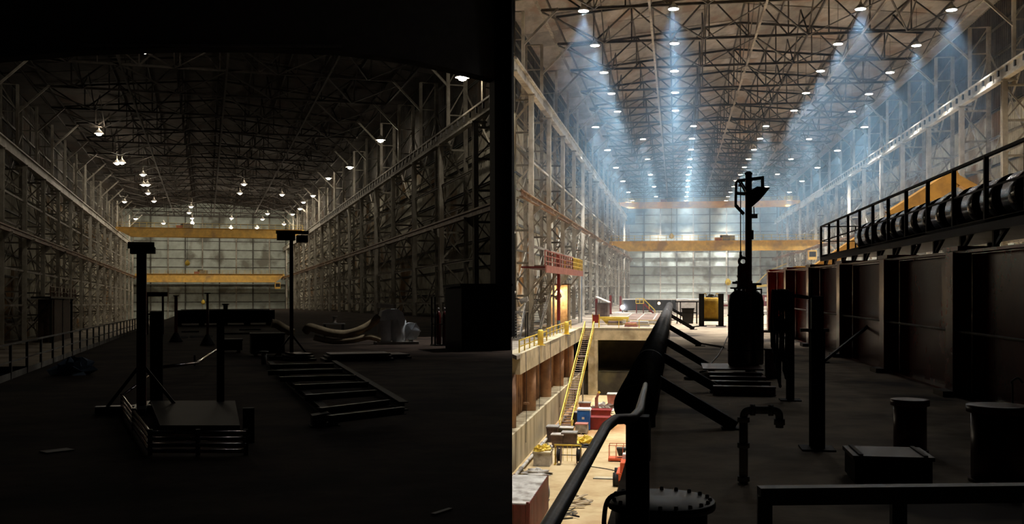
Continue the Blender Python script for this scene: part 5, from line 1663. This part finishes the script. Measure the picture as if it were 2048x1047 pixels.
# gas cylinders rack and dark booth at the right
p = V(902, 690)
k = (LH.M @ p).y / F
t = thing(LH, 'cylinder_rack', 'steel rack holding upright gas cylinders beside the black booth', 'rack', p)
for x in (-.85, .5):
    for y in (-.35, .35):
        bar(t, 'post', (x, y, 0), (x, y, 2.3), .07, .07, 'dark_steel')
for y in (-.35, .35):
    bar(t, 'top_bar', (-.85, y, 2.3), (.5, y, 2.3), .06, .06, 'steel')
    bar(t, 'chain_bar', (-.85, y, 1.0), (.5, y, 1.0), .04, .04, 'dark_steel')
box(t, 'base_plate', -.9, .55, -.4, .4, 0, .06, 'dark_steel')
for i, x in enumerate((-.6, -.3, .0, .28)):
    o = thing(LH, 'gas_cylinder', 'upright gas cylinder, %s from the left in the steel rack' % ORD[i], 'gas cylinder', (p.x + x, p.y, .06), group='gas cylinders in the rack')
    lathe(o, 'body', [(.11, 0), (.12, .04), (.12, 1.35), (.09, 1.5), (.04, 1.58)], 'tube_shiny' if i == 3 else 'maroon', n=16)
    lathe(o, 'cap', [(.05, 1.58), (.05, 1.7), (.03, 1.73)], 'grey_light', n=10)
p0 = V(924, 702)
x1 = LH.atv(1023, 702, p0.y).x
t = thing(LH, 'black_booth', 'black steel booth standing at the right edge of the dark hall', 'booth', p0)
W_ = x1 - p0.x
for q in range(3):
    box(t, 'front_panel', q * W_ / 3 + .01, (q + 1) * W_ / 3 - .01, 0, .06, .05, 2.7, 'black_paint')
box(t, 'body', 0, W_, .06, 3.0, 0, 2.68, 'black_paint')
box(t, 'roof', -.08, W_ + .05, -.08, 3.1, 2.7, 2.8, 'black_paint')
bar(t, 'rub_rail', (0, -.03, 1.05), (W_, -.03, 1.05), .05, .06, 'dark_steel')

# dark service platform on the left wall
t = thing(LH, 'wall_platform', 'dark service platform bracketed to the left columns of the dark hall', 'platform', (-26.9, 176, 3.4))
for q in range(8):
    box(t, 'deck_plate', 0, 3.0, q * 4 + .02, q * 4 + 3.98, -.3, 0, 'dark_steel')
railing(t, [(2.9, 0, 0), (2.9, 32, 0)], 1.6, 'maroon', .14, .12, 4, 1)
for y in (3, 16, 29):
    bar(t, 'leg', (2.6, y, -.2), (2.6, y, -7.6), .4, .4, 'dark_steel')
    bar(t, 'bracket', (2.9, y, -.3), (0, y, -4.0), .25, .25, 'dark_steel')
box(t, 'cabin', .2, 2.7, 6, 26, -7.6, -.4, 'brown_box')


# ================================================================== sub-parts: what belongs to a part goes under it
def nest(root, child, part):
    for r in [o for o in COL.objects if o.parent is None and o.name.split('.')[0] == root]:
        ps = [c for c in r.children if c.name.split('.')[0] == part]
        for c in [c for c in r.children if c.name.split('.')[0] == child]:
            if ps:
                q = min(ps, key=lambda p: (p.matrix_basis.translation - c.matrix_basis.translation).length)
                sub(c, q)
for a_ in (('shipping_container', 'lock_rod', 'door'), ('orange_lift', 'hub', 'wheel'), ('bridge_crane', 'hoist_drum', 'trolley'), ('bridge_crane', 'motor_cover', 'trolley'),
           ('bridge_crane', 'hook_block', 'hoist_rope'), ('bridge_crane', 'cab_window', 'operator_cab'), ('bridge_crane', 'wheel', 'end_truck'), ('bridge_crane', 'stiffener', 'girder'),
           ('gas_tank', 'valve_handle', 'neck'), ('gas_tank', 'guard_leg', 'guard_ring'), ('gas_tank', 'band', 'body'), ('plate_girder', 'stiffener_flange', 'stiffener_web'),
           ('plate_girder', 'cap', 'stiffener_web'), ('light_mast', 'ballast_strap', 'ballast_box'), ('light_mast', 'rope_clamp', 'rope'), ('reel_cart', 'reel_flange', 'reel_core'),
           ('dust_collector', 'fan_rib', 'fan_housing'), ('dust_collector', 'motor', 'fan_housing'), ('bolted_drum', 'bolt', 'lid'), ('portable_toilet', 'door_sign', 'door'),
           ('vent_drum', 'rim', 'shell'), ('vent_drum', 'front_dome', 'shell'), ('catwalk', 'bracket_brace', 'bracket'), ('bulk_bag', 'lifting_loop', 'bag'), ('valve_pipe', 'collar', 'riser'),
           ('valve_pipe', 'union_ring', 'arm'), ('lifting_lug', 'digit', 'plate'), ('pendant_lamp', 'bulb', 'reflector'), ('high_bay_lamp', 'lens', 'housing'), ('tool_chest', 'lid_rib', 'lid'),
           ('man_basket', 'post', 'tray'), ('yellow_drum', 'hoop', 'body'), ('far_container', 'placard', 'front_panel'), ('bumper_pipe', 'weld_ring', 'pipe'), ('bumper_pipe', 'foot_plate', 'brace')):
    nest(*a_)
